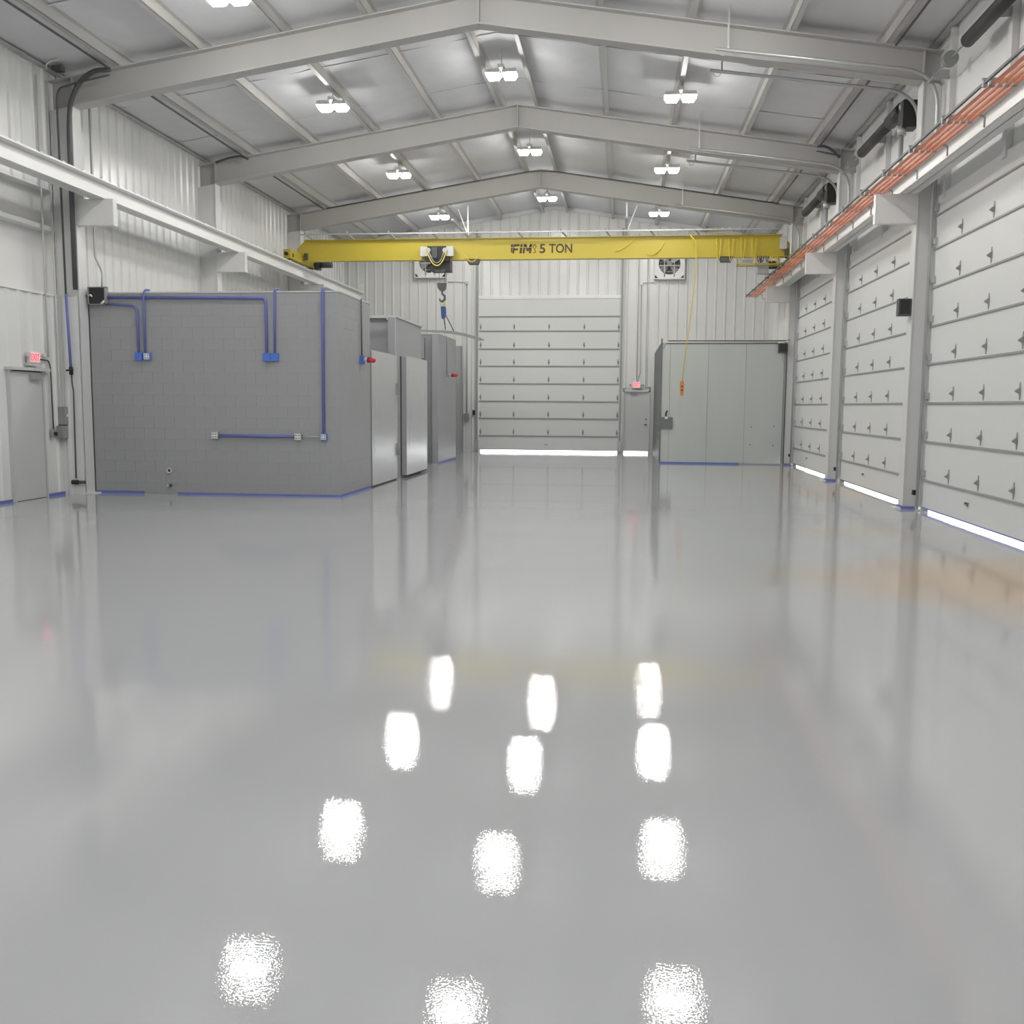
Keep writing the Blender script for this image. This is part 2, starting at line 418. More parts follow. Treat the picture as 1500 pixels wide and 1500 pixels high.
# back wall
wb = MB().box(XL - 0.45, XR + 0.3, YB - 0.25, YB, -0.2, 8.9).build('wall_back', WALLF); tag(wb, 'plain white wall behind the camera', 'wall', kind='structure')
# right wall with door openings
DOORS = [(FR[k] - 5.36, FR[k] - 0.33) for k in (1, 2, 3, 4, 5)]     # y ranges
DTOP = 4.96
wr = MB(); last = YB - 0.25
for (y0, y1) in DOORS:
    wr.box(XR, XR + 0.25, last, y0 + 0.10, -0.2, roof(XR) + 0.1)
    wr.box(XR, XR + 0.25, y0 + 0.08, y1 - 0.08, DTOP - 0.1, roof(XR) + 0.1); last = y1 - 0.10
wr.box(XR, XR + 0.25, last, YF + 0.25, -0.2, roof(XR) + 0.1)
wr = wr.build('wall_right', WALLF); tag(wr, 'white right wall pierced by a row of overhead doors', 'wall', kind='structure')
for k in (2, 3, 4, 5):
    y = FR[k]
    for (dy, wd) in ((-0.66, 0.10), (-3.1, 0.14)):
        MB().box(XR - 0.09, XR - 0.001, y + dy - wd / 2, y + dy + wd / 2, DTOP + 0.0, roof(XR) - 0.1).build('post', COLM, wr)
    for (yy) in (-0.10, -5.7):
        MB().box(XR - 0.05, XR - 0.001, y + yy - 0.06, y + yy + 0.03, 0, DTOP + 0.3).build('jamb', WALLF, wr)
for yy in (30.9, 32.1, 33.3, 34.5):
    MB().box(XR - 0.012, XR - 0.001, yy - 0.02, yy + 0.02, 0, roof(XR) - 0.1).build('panel_batten', WALLF, wr)
MB().box(XR - 0.08, XR - 0.001, 29.9, YF - 0.05, 3.60, 3.66).build('girt', FRAME, wr)

# ------------------------------------------------------------------ overhead doors
def hinge_mesh(name='hinge'):
    # flat strap with a knuckle, local: strap in the YZ plane, knuckle towards -X
    mb = MB()
    mb.prism([(-0.007, -0.11), (0.007, -0.11), (0.032, -0.03), (0.032, 0.03), (0.007, 0.11), (-0.007, 0.11), (-0.032, 0.03), (-0.032, -0.03)], 'X', -0.008, 0.0)
    mb.prism([(-0.008, -0.035), (-0.055, -0.012), (-0.055, 0.012), (-0.008, 0.045)], 'Y', -0.02, 0.02)
    mb.cyl((-0.05, -0.028, 0), (-0.05, 0.028, 0), 0.010, 8)
    return mb.mesh(name, STRUT)
HINGE = hinge_mesh()
def roller_mesh():
    mb = MB().box(-0.05, 0, -0.05, 0.03, -0.05, 0.05).cyl((-0.03, 0.0, 0), (-0.03, 0.14, 0), 0.012, 8).cyl((-0.03, 0.10, 0), (-0.03, 0.13, 0), 0.03, 12)
    return mb.mesh('roller', HARD)
ROLLER = roller_mesh()
JZ = [0.065, 0.510, 1.137, 1.762, 2.390, 2.995, 3.610, 4.212, 4.735, 5.05]
DX = 4.915
names = {1: 'closed white sectional overhead door behind the camera bay', 2: None}
DL = ['white overhead door beside the camera, out of view', 'white overhead door just behind the right picture edge', 'white sectional overhead door nearest the camera on the right, cut by the picture edge',
      'white sectional overhead door, middle of the three on the right wall', 'white sectional overhead door on the right wall, next to the galvanised booth']
def track_pts(y):
    s = 0.135
    return rounded([(4.85, y, 0.06), (4.85, y, 6.95 - 0.0), (1.36, y, 6.95 + s * 3.49)], 0.55, 8)
for di, (y0, y1) in enumerate(DOORS):
    d = thing('door_%d' % (di + 1), (DX, (y0 + y1) / 2, 0), DL[di], 'overhead door', kind='structure')
    full = di >= 2
    for j in range(len(JZ) - 1):
        za, zb = JZ[j], JZ[j + 1]
        p = MB().box(DX, DX + 0.05, y0, y1, za + 0.004, zb - 0.004).build('panel', DOORP, d)
        if j > 0:
            MB().prism([(DX, za - 0.018), (DX - 0.022, za - 0.012), (DX - 0.022, za + 0.012), (DX, za + 0.020)], 'Y', y0 - 0.02, y1 + 0.02).build('strut', STRUT, p)
            if full and j < len(JZ) - 1:
                w_ = (y1 - y0) / 4
                if j < 8:
                    for q in (1, 2, 3):
                        inst('hinge', HINGE, (DX, y0 + w_ * q + 0.02, za + 0.145), p)
                inst('roller', ROLLER, (DX, y1 - 0.05, za + 0.12), p)
        if j == 0:
            MB().box(DX - 0.004, DX + 0.05, y0, y1, za - 0.012, za + 0.006).build('bottom_seal', GAP if di != 2 else BLUE, p)
            if full: MB().box(DX - 0.03, DX, (y0 + y1) / 2 + 0.35, (y0 + y1) / 2 + 0.45, 0.33, 0.345).box(DX - 0.03, DX - 0.02, (y0 + y1) / 2 + 0.35, (y0 + y1) / 2 + 0.45, 0.30, 0.345).build('lift_handle', STRUT, p)
    for yt in (y1 + 0.06, y0 - 0.06):
        pts = track_pts(yt)
        MB().tube(pts, 0.03, 6).build('track', TRACK, d)
        if full:
            MB().box(4.86, 4.90, yt - 0.03, yt + 0.05, 0.02, 6.2).build('track_angle', TRACK, d)
            for zz in (0.6, 1.8, 3.0, 4.2, 5.4): MB().box(4.83, XR - 0.002, yt - 0.025, yt + 0.025, zz, zz + 0.05).build('track_bracket', HARD, d)
            # end hanger of the inclined track
            e = pts[-1]; MB().tube(arc((e[0] + 0.12, e[1], e[2] - 0.05), 0.06, 180, 360, 6, 'XZ'), 0.008, 6).build('track_hook', HARD, d)
            MB().bar((e[0] + 0.2, yt, e[2]), (e[0] + 0.2, yt, roof(e[0] + 0.2) - 0.03), 0.03, 0.006).build('track_hanger', HARD, d)
    if full:
        ys = FR[di + 1]
        sh = MB().cyl((4.68, y0 + 0.1, 6.80), (4.68, ys - 0.25, 6.80), 0.016, 10).build('spring_shaft', TRACK, d)
        br = MB().tube([(4.68, y0 + 0.30, 6.80), (4.68, y0 + 1.1, 6.80)], 0.125, 18).build('spring_barrel', BARREL, d)
        MB().tube([(4.68, y0 + 1.1, 6.80), (4.68, ys - 2.1, 6.80)], 0.098, 18).build('spring_barrel', BARREL, d)
        for yy in (ys - 1.35, y0 + 0.12):
            MB().tube([(4.68, yy - 0.05, 6.80), (4.68, yy - 0.03, 6.80), (4.68, yy + 0.03, 6.80), (4.68, yy + 0.05, 6.80)], [0.11, 0.085, 0.085, 0.11], 16).build('cable_drum', STRUT, d)
        for yy in (ys - 0.66, ys - 3.1, y0 + 0.25):
            MB().box(4.64, XR - 0.09, yy - 0.006, yy + 0.006, 6.73, 6.87).build('shaft_plate', HARD, d)
        MB().box(4.60, 4.86, y0 - 0.02, y0 + 0.30, 6.42, 6.86).build('operator_motor', BLACK, d)
        MB().cyl((4.62, y0 + 0.10, 4.9), (4.62, y0 + 0.10, 6.42), 0.04, 12).cyl((4.62, y0 + 0.10, 6.3), (4.62, y0 + 0.10, 6.45), 0.075, 12).build('operator_tube', TRACK, d)
        MB().box(4.80, 4.86, y1 + 0.14, y1 + 0.22, 0.25, 0.33).build('photo_eye', BLACK, d)
        MB().box(4.80, 4.86, y0 - 0.22, y0 - 0.14, 0.25, 0.33).build('photo_eye', BLACK, d)

# far overhead door
JF = [0.085, 0.570, 1.204, 1.823, 2.457, 3.086, 3.700, 4.340, 4.855, 5.50]
d = thing('door_6', ((DX0 + DX1) / 2, YF - 0.06, 0), 'tall white sectional overhead door in the far wall', 'overhead door', kind='structure')
HINGE_F = None
for j in range(len(JF) - 1):
    za, zb = JF[j], JF[j + 1]; yd = YF - 0.055
    p = MB().box(DX0, DX1, yd, yd + 0.05, za + 0.004, zb - 0.004).build('panel', DOORP, d)
    if j > 0:
        MB().prism([(yd, za - 0.022), (yd - 0.024, za - 0.015), (yd - 0.024, za + 0.018), (yd, za + 0.032)], 'X', DX0 - 0.02, DX1 + 0.02).build('strut', STRUT, p)
        w_ = (DX1 - DX0) / 4
        for q in (0, 1, 2, 3, 4):
            if j < 8:
                inst('hinge', HINGE, (DX0 + w_ * q + (0.04 if q == 0 else -0.04 if q == 4 else 0), yd, za + 0.155), p, rot=(0, 0, math.pi / 2))
    if j == 0:
        MB().box(DX0, DX1, yd - 0.004, yd + 0.05, za - 0.015, za + 0.006).build('bottom_seal', GAP, p)
        MB().box(-2.85, -2.72, yd - 0.03, yd, 0.26, 0.28).build('lift_handle', STRUT, p)
MB().box(DX0 - 0.02, DX1 + 0.02, YF - 0.11, YF - 0.03, 5.50, 5.60).build('header_flange', WALLF, d)
for x in (DX0 - 0.09, DX1 + 0.06):
    MB().box(x - 0.03, x + 0.03, YF - 0.12, YF - 0.06, 0.0, 7.9).build('track', STRUT, d)
    MB().box(x - 0.06, x - 0.045, YF - 0.10, YF - 0.035, 0.0, 7.9).build('track_angle', TRACK, d)
    MB().box(x - 0.08, x + 0.07, YF - 0.13, YF - 0.035, 0.04, 0.42).build('track_guard', TRACK, d)

# far exit door
d = thing('door_7', ((MX0 + MX1) / 2, YF, 0), 'grey steel exit door beside the far overhead door', 'door', kind='structure')
MB().box(MX0 + 0.05, MX1 - 0.05, YF - 0.01, YF + 0.03, 0.085, MZ - 0.05).build('leaf', MAND, d)
fr = MB().box(MX0, MX0 + 0.05, YF - 0.07, YF + 0.05, 0, MZ).box(MX1 - 0.05, MX1, YF - 0.07, YF + 0.05, 0, MZ).box(MX0, MX1, YF - 0.07, YF + 0.05, MZ - 0.05, MZ + 0.02).build('frame', CAPL, d)
MB().box(0.22, 0.45, YF - 0.08, YF - 0.01, MZ - 0.13, MZ - 0.08).bar((0.40, YF - 0.06, MZ - 0.09), (0.62, YF - 0.10, MZ - 0.06), 0.02, 0.015).build('door_closer', STRUT, d)
MB().cyl((0.80, YF - 0.06, 1.02), (0.80, YF, 1.02), 0.035, 12).box(0.72, 0.81, YF - 0.065, YF - 0.045, 1.01, 1.03).build('door_handle', DGREY, d)
MB().cyl((0.80, YF - 0.03, 1.22), (0.80, YF, 1.22), 0.03, 12).build('deadbolt', DGREY, d)
MB().box(MX0 + 0.05, MX1 - 0.05, YF - 0.012, YF + 0.03, 0.070, 0.088).build('door_sweep', GAP, d)

# left exit door
LY0, LY1, LZ = 15.50, 16.36, 2.22
d = thing('door_8', (XL, (LY0 + LY1) / 2, 0), 'pale grey exit door at the left edge of the picture', 'door', kind='structure')
MB().box(XL + 0.035, XL + 0.06, LY0, LY1, 0.008, LZ - 0.02).build('leaf', MAND, d)
MB().box(XL + 0.0, XL + 0.075, LY0 - 0.06, LY0 - 0.012, 0, LZ).box(XL, XL + 0.075, LY1 + 0.012, LY1 + 0.05, 0, LZ).build('frame', CAPL, d)
MB().box(XL, XL + 0.14, LY0 - 0.10, LY1 + 0.16, LZ, LZ + 0.05).build('door_hood', CAPL, d)
MB().box(XL + 0.06, XL + 0.13, LY1 - 0.38, LY1 - 0.08, LZ - 0.15, LZ - 0.07).bar((XL + 0.12, LY1 - 0.1, LZ - 0.10), (XL + 0.14, LY1 + 0.05, LZ - 0.04), 0.02, 0.015).build('door_closer', HARD, d)
MB().box(XL + 0.032, XL + 0.036, LY0 - 0.012, LY1 + 0.012, 0, LZ).build('door_gap', GAP, d)

# ------------------------------------------------------------------ lamps
LX = [(-6.02, 7.72), (-2.55, 8.24), (0.99, 7.72)]
ROWS = [(-3.8, None), (2.4, None), (8.6, None), (14.85, 'row at the picture top edge'), (20.25, 'second row from the camera'), (26.2, 'third row from the camera'), (32.0, 'farthest row')]
SIDE = ['left', 'ridge', 'right']
for (y, rl) in ROWS:
    for i, (x, z) in enumerate(LX):
        if rl: lab = 'bright %s LED high bay lamp with two square heads, %s' % (SIDE[i] if i != 1 else 'centre', rl)
        else: lab = 'LED high bay lamp behind the view, %s lamp at %d metres' % (SIDE[i], int(y))
        if not rl: lab = '%s high bay LED lamp hanging %s' % (SIDE[i], {-3.8: 'behind the camera', 2.4: 'just above the camera', 8.6: 'ahead of the camera above the picture'}[y])
        t = thing('high_bay_light', (x, y, z), lab, 'lamp', 'LED high bay lamps under the roof')
        zr = roof(x)
        MB().box(x - 0.06, x + 0.06, y - 0.16, y + 0.16, z + 0.10, z + 0.16).cyl((x, y, z + 0.16), (x, y, zr - 0.04), 0.012, 8).build('hanger', LAMPH, t)
        for s in (-1, 1):
            cx = x + s * 0.165
            h = MB().prism([(cx - 0.15, z + 0.005), (cx + 0.15, z + 0.005), (cx + 0.13, z + 0.07), (cx - 0.13, z + 0.07)], 'Y', y - 0.16, y + 0.16)
            for q in range(7): h.box(cx - 0.12 + q * 0.04 - 0.004, cx - 0.12 + q * 0.04 + 0.004, y - 0.14, y + 0.14, z + 0.07, z + 0.10)
            hh = h.build('lamp_head', LAMPH, t)
            lp = MB(); lv = []
            for (k_, zz) in ((1.0, z + 0.004), (0.97, z - 0.012), (0.72, z - 0.075)):
                lv += [(cx - 0.135 * k_, y - 0.145 * k_, zz), (cx + 0.135 * k_, y - 0.145 * k_, zz), (cx + 0.135 * k_, y + 0.145 * k_, zz), (cx - 0.135 * k_, y + 0.145 * k_, zz)]
            lp._add(lv, [(0, 1, 2, 3)] + [tuple(reversed((4 * q + i_, 4 * q + (i_ + 1) % 4, 4 * q + 4 + (i_ + 1) % 4, 4 * q + 4 + i_))) for q in (0, 1) for i_ in range(4)] + [(11, 10, 9, 8)])
            lp.build('led_lens', LED, hh)

# ------------------------------------------------------------------ crane runway
def runway(side, x0, x1, z0, z1, yend, label):
    xc = (x0 + x1) / 2
    t = thing('crane_runway', (xc, 10.85, z0), label, 'runway beam', 'crane runway beams')
    MB().box(x0, x1, YB + 0.5, yend, z0, z0 + 0.02).box(x0, x1, YB + 0.5, yend, z1 - 0.02, z1).box(xc - 0.006, xc + 0.006, YB + 0.5, yend, z0, z1).build('beam', BEAMW, t)
    MB().prism([(xc - 0.05, z1), (xc + 0.05, z1), (xc + 0.05, z1 + 0.012), (xc + 0.022, z1 + 0.02), (xc + 0.022, z1 + 0.06), (xc - 0.022, z1 + 0.06), (xc - 0.022, z1 + 0.02), (xc - 0.05, z1 + 0.012)], 'Y', YB + 0.5, yend).build('rail', BEAMW, t)
    clip = MB().box(-0.05, 0.05, -0.04, 0.04, 0, 0.025).mesh('rail_clip', BEAMW)
    y = 10.2; k = 0
    while y < yend - 0.2:
        for s in (-1, 1): inst('rail_clip', clip, (xc + s * 0.088, y, z1), t)
        y += 0.62
    MB().box(xc - 0.1, xc + 0.1, yend - 0.10, yend - 0.08, z1 + 0.02, z1 + 0.34).box(xc - 0.02, xc + 0.02, yend - 0.08, yend, z1 + 0.02, z1 + 0.30).build('end_stop', BEAMW, t)
    return t
runway(-1, -9.54, -9.26, 5.30, 5.62, 34.9, 'white crane runway beam with rail along the left wall')
runway(1, 4.42, 4.70 - 0.02, 5.155, 5.48, 33.2, 'white crane runway beam along the right wall below orange conductors')

# conductor bars
t = thing('conductor_bar_run', (4.12, 10.0, 5.30), 'orange crane conductor bars clipped in a row beside the right runway beam', 'conductor bars')
for i, x in enumerate((4.02, 4.10, 4.18, 4.26)):
    MB().prism([(x - 0.016, 5.262), (x + 0.016, 5.262), (x + 0.019, 5.28), (x + 0.010, 5.30), (x - 0.010, 5.30), (x - 0.019, 5.28)], 'Y', 2.0, 33.4).build('conductor', ORANGE, t)
MB().box(3.925, 3.955, 2.0, 33.6, 5.29, 5.32).build('edge_bar', DGREY, t)['label'] = 'dark grey bar at the inner edge'
hang = MB()
hang.box(-0.16, 0.33, -0.012, 0.012, 0.035, 0.055)
hang.prism([(0.33, 0.035), (0.33, 0.055), (0.36, 0.045), (0.375, 0.02), (0.375, -0.10), (0.355, -0.10), (0.355, 0.015), (0.345, 0.03)], 'Y', -0.012, 0.012)
hm = hang.mesh('hanger_arm', MGREY)
cl = MB().box(-0.022, 0.022, -0.03, 0.03, -0.042, 0.04).mesh('bar_clip', MGREY)
y = 10.5
while y < 33.4:
    h_ = inst('hanger_arm', hm, (4.07, y, 5.30), t)
    for x in (3.94, 4.02, 4.10, 4.18, 4.26):
        inst('bar_clip', cl, (x, y, 5.30), h_)
    y += 1.43

# ------------------------------------------------------------------ bridge crane
YC = 28.2
t = thing('bridge_crane', (RIDGE, YC, 5.7), 'yellow single girder bridge crane spanning the hall', 'crane')
G0, G1, GB, GT = -9.46, 4.42, 5.80, 6.36
gw = MB().prism([(G0, GB), (G1, GB), (G1, GT - 0.22), (G1 - 0.24, GT), (G0 + 0.24, GT), (G0, GT - 0.22)], 'Y', YC - 0.09, YC - 0.075)
gw.prism([(G0, GB), (G1, GB), (G1, GT - 0.22), (G1 - 0.24, GT), (G0 + 0.24, GT), (G0, GT - 0.22)], 'Y', YC + 0.075, YC + 0.09)
gw.box(G0 + 0.2, G1 - 0.2, YC - 0.13, YC + 0.13, GT, GT + 0.022)
gw.box(G0, G1, YC - 0.12, YC + 0.12, GB - 0.02, GB + 0.002)
gw.prism([(G0 + 0.002, GB), (G0 - 0.012, GB), (G0 - 0.012, GT - 0.215), (G0 + 0.24, GT + 0.012), (G0 + 0.24, GT), (G0 + 0.002, GT - 0.22)], 'Y', YC - 0.09, YC + 0.09)
gw.prism([(G1 - 0.002, GB), (G1 + 0.012, GB), (G1 + 0.012, GT - 0.215), (G1 - 0.24, GT + 0.012), (G1 - 0.24, GT), (G1 - 0.002, GT - 0.22)], 'Y', YC - 0.09, YC + 0.09)
girder = gw.build('girder', YELLOW, t)
def text_mesh(txt, x0, x1, z0, z1, y, parent, name, material, offset=0.0):
    cu = bpy.data.curves.new(name, 'FONT'); cu.body = txt; cu.size = 1; cu.extrude = 0.004; cu.offset = offset
    tmp = bpy.data.objects.new('tmp_text', cu); col.objects.link(tmp)
    dg = bpy.context.evaluated_depsgraph_get(); me = bpy.data.meshes.new_from_object(tmp.evaluated_get(dg))
    bpy.data.objects.remove(tmp)
    xs = [v.co.x for v in me.vertices]; ys = [v.co.y for v in me.vertices]
    ax, bx, ay, by = min(xs), max(xs), min(ys), max(ys)
    org = wloc(parent)
    for v in me.vertices:
        X = x0 + (v.co.x - ax) / (bx - ax) * (x1 - x0); Z = z0 + (v.co.y - ay) / (by - ay) * (z1 - z0); d_ = v.co.z
        v.co = Vector((X, y - 0.002 - d_, Z)) - org
    me.materials.clear(); me.materials.append(material); me.name = name
    ob = bpy.data.objects.new(name, me); col.objects.link(ob); ob.parent = parent
    return ob
yf = YC - 0.093
Z0, Z1 = 5.945, 6.195
# block letters FIM, cut by a level stripe, with a slash before them
for (za, zb) in ((Z0, Z0 + 0.155), (Z0 + 0.175, Z1)):
    def cut(poly):
        # clip polygon to za..zb
        def clip(P, f, inside):
            out = []
            for i in range(len(P)):
                a_, b_ = P[i], P[(i + 1) % len(P)]
                ia, ib = inside(a_), inside(b_)
                if ia: out.append(a_)
                if ia != ib:
                    tt = (f - a_[1]) / (b_[1] - a_[1]); out.append((a_[0] + (b_[0] - a_[0]) * tt, f))
            return out
        P = clip(poly, za, lambda q: q[1] >= za - 1e-9)
        return clip(P, zb, lambda q: q[1] <= zb + 1e-9) if P else P
    mb = MB()
    def addp(p):
        q = cut(p)
        if len(q) > 2: mb.prism(q, 'Y', yf - 0.006, yf)
    S = 0.10 / 0.25
    def it(x, z): return (x + (z - Z0) * S * 0.35, z)
    def rect(xa, xb, z_a, z_b): addp([it(xa, z_a), it(xb, z_a), it(xb, z_b), it(xa, z_b)])
    addp([(-3.245, Z0 + 0.03), (-3.215, Z0 + 0.03), (-3.185, Z1), (-3.245, Z1)])          # slash
    rect(-3.21, -3.155, Z0, Z1); rect(-3.155, -3.03, Z1 - 0.055, Z1); rect(-3.155, -3.06, Z0 + 0.085, Z0 + 0.135)      # F
    rect(-3.005, -2.945, Z0, Z1)                                                            # I
    rect(-2.915, -2.86, Z0, Z1); rect(-2.735, -2.675, Z0, Z1)
    addp([(-2.86, Z1), (-2.80, Z1), (-2.765, Z0 + 0.12), (-2.795, Z0 + 0.06)]); addp([(-2.70, Z1), (-2.65, Z1), (-2.745, Z0 + 0.06), (-2.795, Z0 + 0.06)])
    mb.build('lettering', INK, girder)
hk = MB().tube([(-2.575, yf - 0.002, Z1 - 0.005), (-2.625, yf - 0.002, Z1 - 0.07), (-2.575, yf - 0.002, Z1 - 0.145), (-2.525, yf - 0.002, Z1 - 0.07), (-2.575, yf - 0.002, Z1 - 0.005)], 0.009, 6)
hk.tube([(-2.575, yf - 0.002, Z1 - 0.145), (-2.572, yf - 0.002, Z1 - 0.17), (-2.548, yf - 0.002, Z1 - 0.195), (-2.555, yf - 0.002, Z1 - 0.235), (-2.59, yf - 0.002, Z1 - 0.24), (-2.605, yf - 0.002, Z1 - 0.215)], 0.009, 6)
hk.build('hook_logo', INK, girder)
text_mesh('5', -2.435, -2.275, Z0, Z1, yf, girder, 'lettering', INK, 0.015)
text_mesh('TON', -2.165, -1.52, Z0, Z1, yf, girder, 'lettering', INK, 0.015)
# festoon rail and arms
fy = YC - 0.34
MB().box(-9.30, 4.10, fy - 0.02, fy + 0.02, 6.475, 6.51).build('festoon_rail', TRACK, t)
x = -9.0
while x < 4.2:
    MB().bar((x, YC - 0.10, 6.39), (x - 0.14, fy, 6.50), 0.03, 0.03).box(x - 0.155, x - 0.125, fy - 0.025, fy + 0.025, 6.50, 6.56).build('festoon_arm', STRUT, t)
    x += 1.22
def loop(x0, z0, x1, z1, drop, y, r, mt, parent, name, n=14):
    pts = []
    for i in range(n + 1):
        u = i / n; pts.append((x0 + (x1 - x0) * u, y, z0 + (z1 - z0) * u - drop * (1 - (2 * u - 1) ** 2) ** 0.8))
    return MB().tube(pts, r, 8).build(name, mt, parent)
loop(-5.62, 6.10, -5.05, 6.00, 0.46, fy - 0.02, 0.018, YCABLE, t, 'festoon_cable')
loop(-5.57, 6.08, -5.12, 5.98, 0.36, fy + 0.01, 0.014, PIPE, t, 'festoon_cable')
loop(-4.52, 5.90, -4.14, 5.88, 0.20, fy, 0.016, YCABLE, t, 'festoon_cable')
loop(0.22, 6.34, -0.32, 5.98, 0.08, YC - 0.12, 0.010, YCABLE, t, 'festoon_cable')
loop(0.55, 5.92, 1.02, 6.20, 0.16, YC - 0.14, 0.010, YCABLE, t, 'festoon_cable')
for xx in (2.24, 2.36, 2.55, 2.75): loop(xx, 6.50, xx + 0.10, 6.36, -0.10, fy + 0.05, 0.009, YCABLE, t, 'festoon_cable', 8)
for xx in (2.45, 2.78, 3.1, 3.4): loop(xx, 6.30, xx + 0.12, 6.28, 0.62, YC - 0.16, 0.009, YCABLE, t, 'festoon_cable')
for xx in (-4.33, 2.72):
    MB().prism([(xx - 0.20, 5.80), (xx + 0.20, 5.80), (xx + 0.14, 5.66), (xx - 0.12, 5.66)], 'Y', YC - 0.12, YC + 0.12).build('festoon_trolley', DGREY, t)
# end trucks
for s, xc, zz in ((-1, -9.40, 5.675), (1, 4.55, 5.535)):
    e = MB().box(xc - 0.10, xc + 0.10, YC - 1.18, YC + 1.18, zz + 0.045, zz + 0.29).build('end_truck', YELLOW, t)
    for yy in (YC - 0.95, YC + 0.95):
        MB().cyl((xc - 0.045, yy, zz + 0.09), (xc + 0.045, yy, zz + 0.09), 0.10, 20).build('wheel', DGREY, e)
        MB().box(xc + 0.10, xc + 0.106, yy - 0.05, yy + 0.05, zz + 0.10, zz + 0.20).build('access_slot', BLACK, e)
    MB().cyl((xc, YC - 1.18, zz + 0.16), (xc, YC - 1.27, zz + 0.16), 0.05, 12).build('bumper', BLACK, e)
    MB().box(xc - 0.16, xc + 0.22, YC - 0.16, YC + 0.16, zz + 0.25, max(zz + 0.27, GB - 0.02)).build('saddle_plate', YELLOW, e)
    ym = YC + 1.10
    MB().box(xc - s * 0.10, xc - s * 0.24, ym - 0.14, ym + 0.14, zz + 0.02, zz + 0.24).build('gearbox', DGREY, e)
    MB().cyl((xc - s * 0.24, ym, zz + 0.16), (xc - s * 0.62, ym, zz + 0.16), 0.085, 16).box(xc - s * 0.30, xc - s * 0.52, ym - 0.07, ym + 0.07, zz + 0.22, zz + 0.30).build('drive_motor', DGREY, e)
    MB().cyl((xc - s * 0.2, YC - 0.05, zz + 0.20), (xc - s * 0.2, YC - 0.05, GB + 0.18), 0.025, 8).box(xc - s * 0.16, xc - s * 0.26, YC - 0.16, YC - 0.10, GB + 0.02, GB + 0.2).build('limit_switch', DGREY, t)
# collector and panels at the right end
MB().box(3.02, 4.20, YC - 0.20, YC - 0.17, 5.56, 5.59).box(3.02, 3.05, YC - 0.20, YC - 0.17, 5.56, 5.80).box(3.50, 3.53, YC - 0.20, YC - 0.17, 5.56, 5.80).box(3.02, 4.20, YC + 0.17, YC + 0.20, 5.56, 5.59).box(4.14, 4.17, YC - 0.20, YC + 0.20, 5.56, 5.80).build('panel_rack', YELLOW, t)
MB().box(3.16, 3.44, YC - 0.19, YC - 0.13, 5.62, 5.70).build('resistor_box', MGREY, t)
for xx in (3.55, 3.66, 3.78, 3.9, 4.02): loop(xx, 5.80, xx + 0.07, 5.79, 0.16, YC - 0.21, 0.012, DGREY if xx < 3.8 else YCABLE, t, 'control_cable', 8)
MB().box(3.62, 3.92, YC + 0.16, YC + 0.40, 5.36, 5.66).build('control_box', HARD, t)
MB().bar((3.70, YC + 0.2, 5.80), (3.70, YC + 0.2, 5.40), 0.04, 0.04).bar((3.7, YC + 0.3, 5.38), (4.14, YC + 0.3, 5.36), 0.04, 0.03).build('collector_arm', DGREY, t)
for xx in (4.02, 4.10, 4.18, 4.26): MB().box(xx - 0.025, xx + 0.025, YC - 0.10, YC + 0.5, 5.345, 5.40).build('collector_shoe', DGREY, t)
MB().box(4.16, 4.34, YC - 0.18, YC - 0.10, 5.98, 6.30).build('junction_box', CAPL, t)

# hoist
HXc = -5.33
t = thing('hoist', (HXc, YC, 5.4), 'black electric hoist hanging under the yellow crane girder', 'hoist')
MB().box(HXc - 0.34, HXc + 0.34, YC - 0.30, YC - 0.12, 5.72, 6.14).box(HXc - 0.20, HXc + 0.36, YC - 0.22, YC + 0.22, 5.46, 5.76).build('body', BLACK, t)
for s in (-1, 1):
    MB().cyl((HXc + s * 0.24, YC - 0.34, 6.02), (HXc + s * 0.24, YC - 0.30, 6.02), 0.07, 16).build('trolley_wheel_cover', HARD, t)
    MB().box(HXc + s * 0.27, HXc + s * 0.47, YC - 0.31, YC - 0.14, 5.86, 6.13).build('motor', CAPL, t)
MB().box(HXc - 0.14, HXc + 0.02, YC - 0.345, YC - 0.30, 5.80, 6.10).build('label_plate', DGREY, t)
MB().box(HXc - 0.07, HXc + 0.24, YC - 0.27, YC + 0.1, 5.44, 5.50).build('rope_guide', DGREY, t)
hx = -5.22
for dx in (-0.09, 0.09, 0.12): MB().cyl((hx + dx * 0.8, YC - 0.05, 5.10), (hx + dx, YC - 0.05, 5.47), 0.008, 6).build('wire_rope', PIPE, t)
MB().tube([(hx + 0.14, YC - 0.08, 5.5), (hx + 0.16, YC - 0.08, 5.2), (hx + 0.15, YC - 0.08, 4.85)], 0.010, 6).build('limit_cable', WPLAST, t)
MB().prism([(hx - 0.14, 5.14), (hx + 0.12, 5.14), (hx + 0.10, 4.98), (hx + 0.04, 4.92), (hx - 0.06, 4.92), (hx - 0.12, 5.0)], 'Y', YC - 0.12, YC + 0.02).build('hook_block', DGREY, t)
MB().tube([(hx, YC - 0.05, 4.94), (hx + 0.0, YC - 0.05, 4.84), (hx + 0.07, YC - 0.05, 4.78), (hx + 0.07, YC - 0.05, 4.68), (hx, YC - 0.05, 4.62), (hx - 0.07, YC - 0.05, 4.66), (hx - 0.08, YC - 0.05, 4.72)], [0.03, 0.03, 0.034, 0.036, 0.034, 0.026, 0.012], 10).build('hook', DGREY, t)
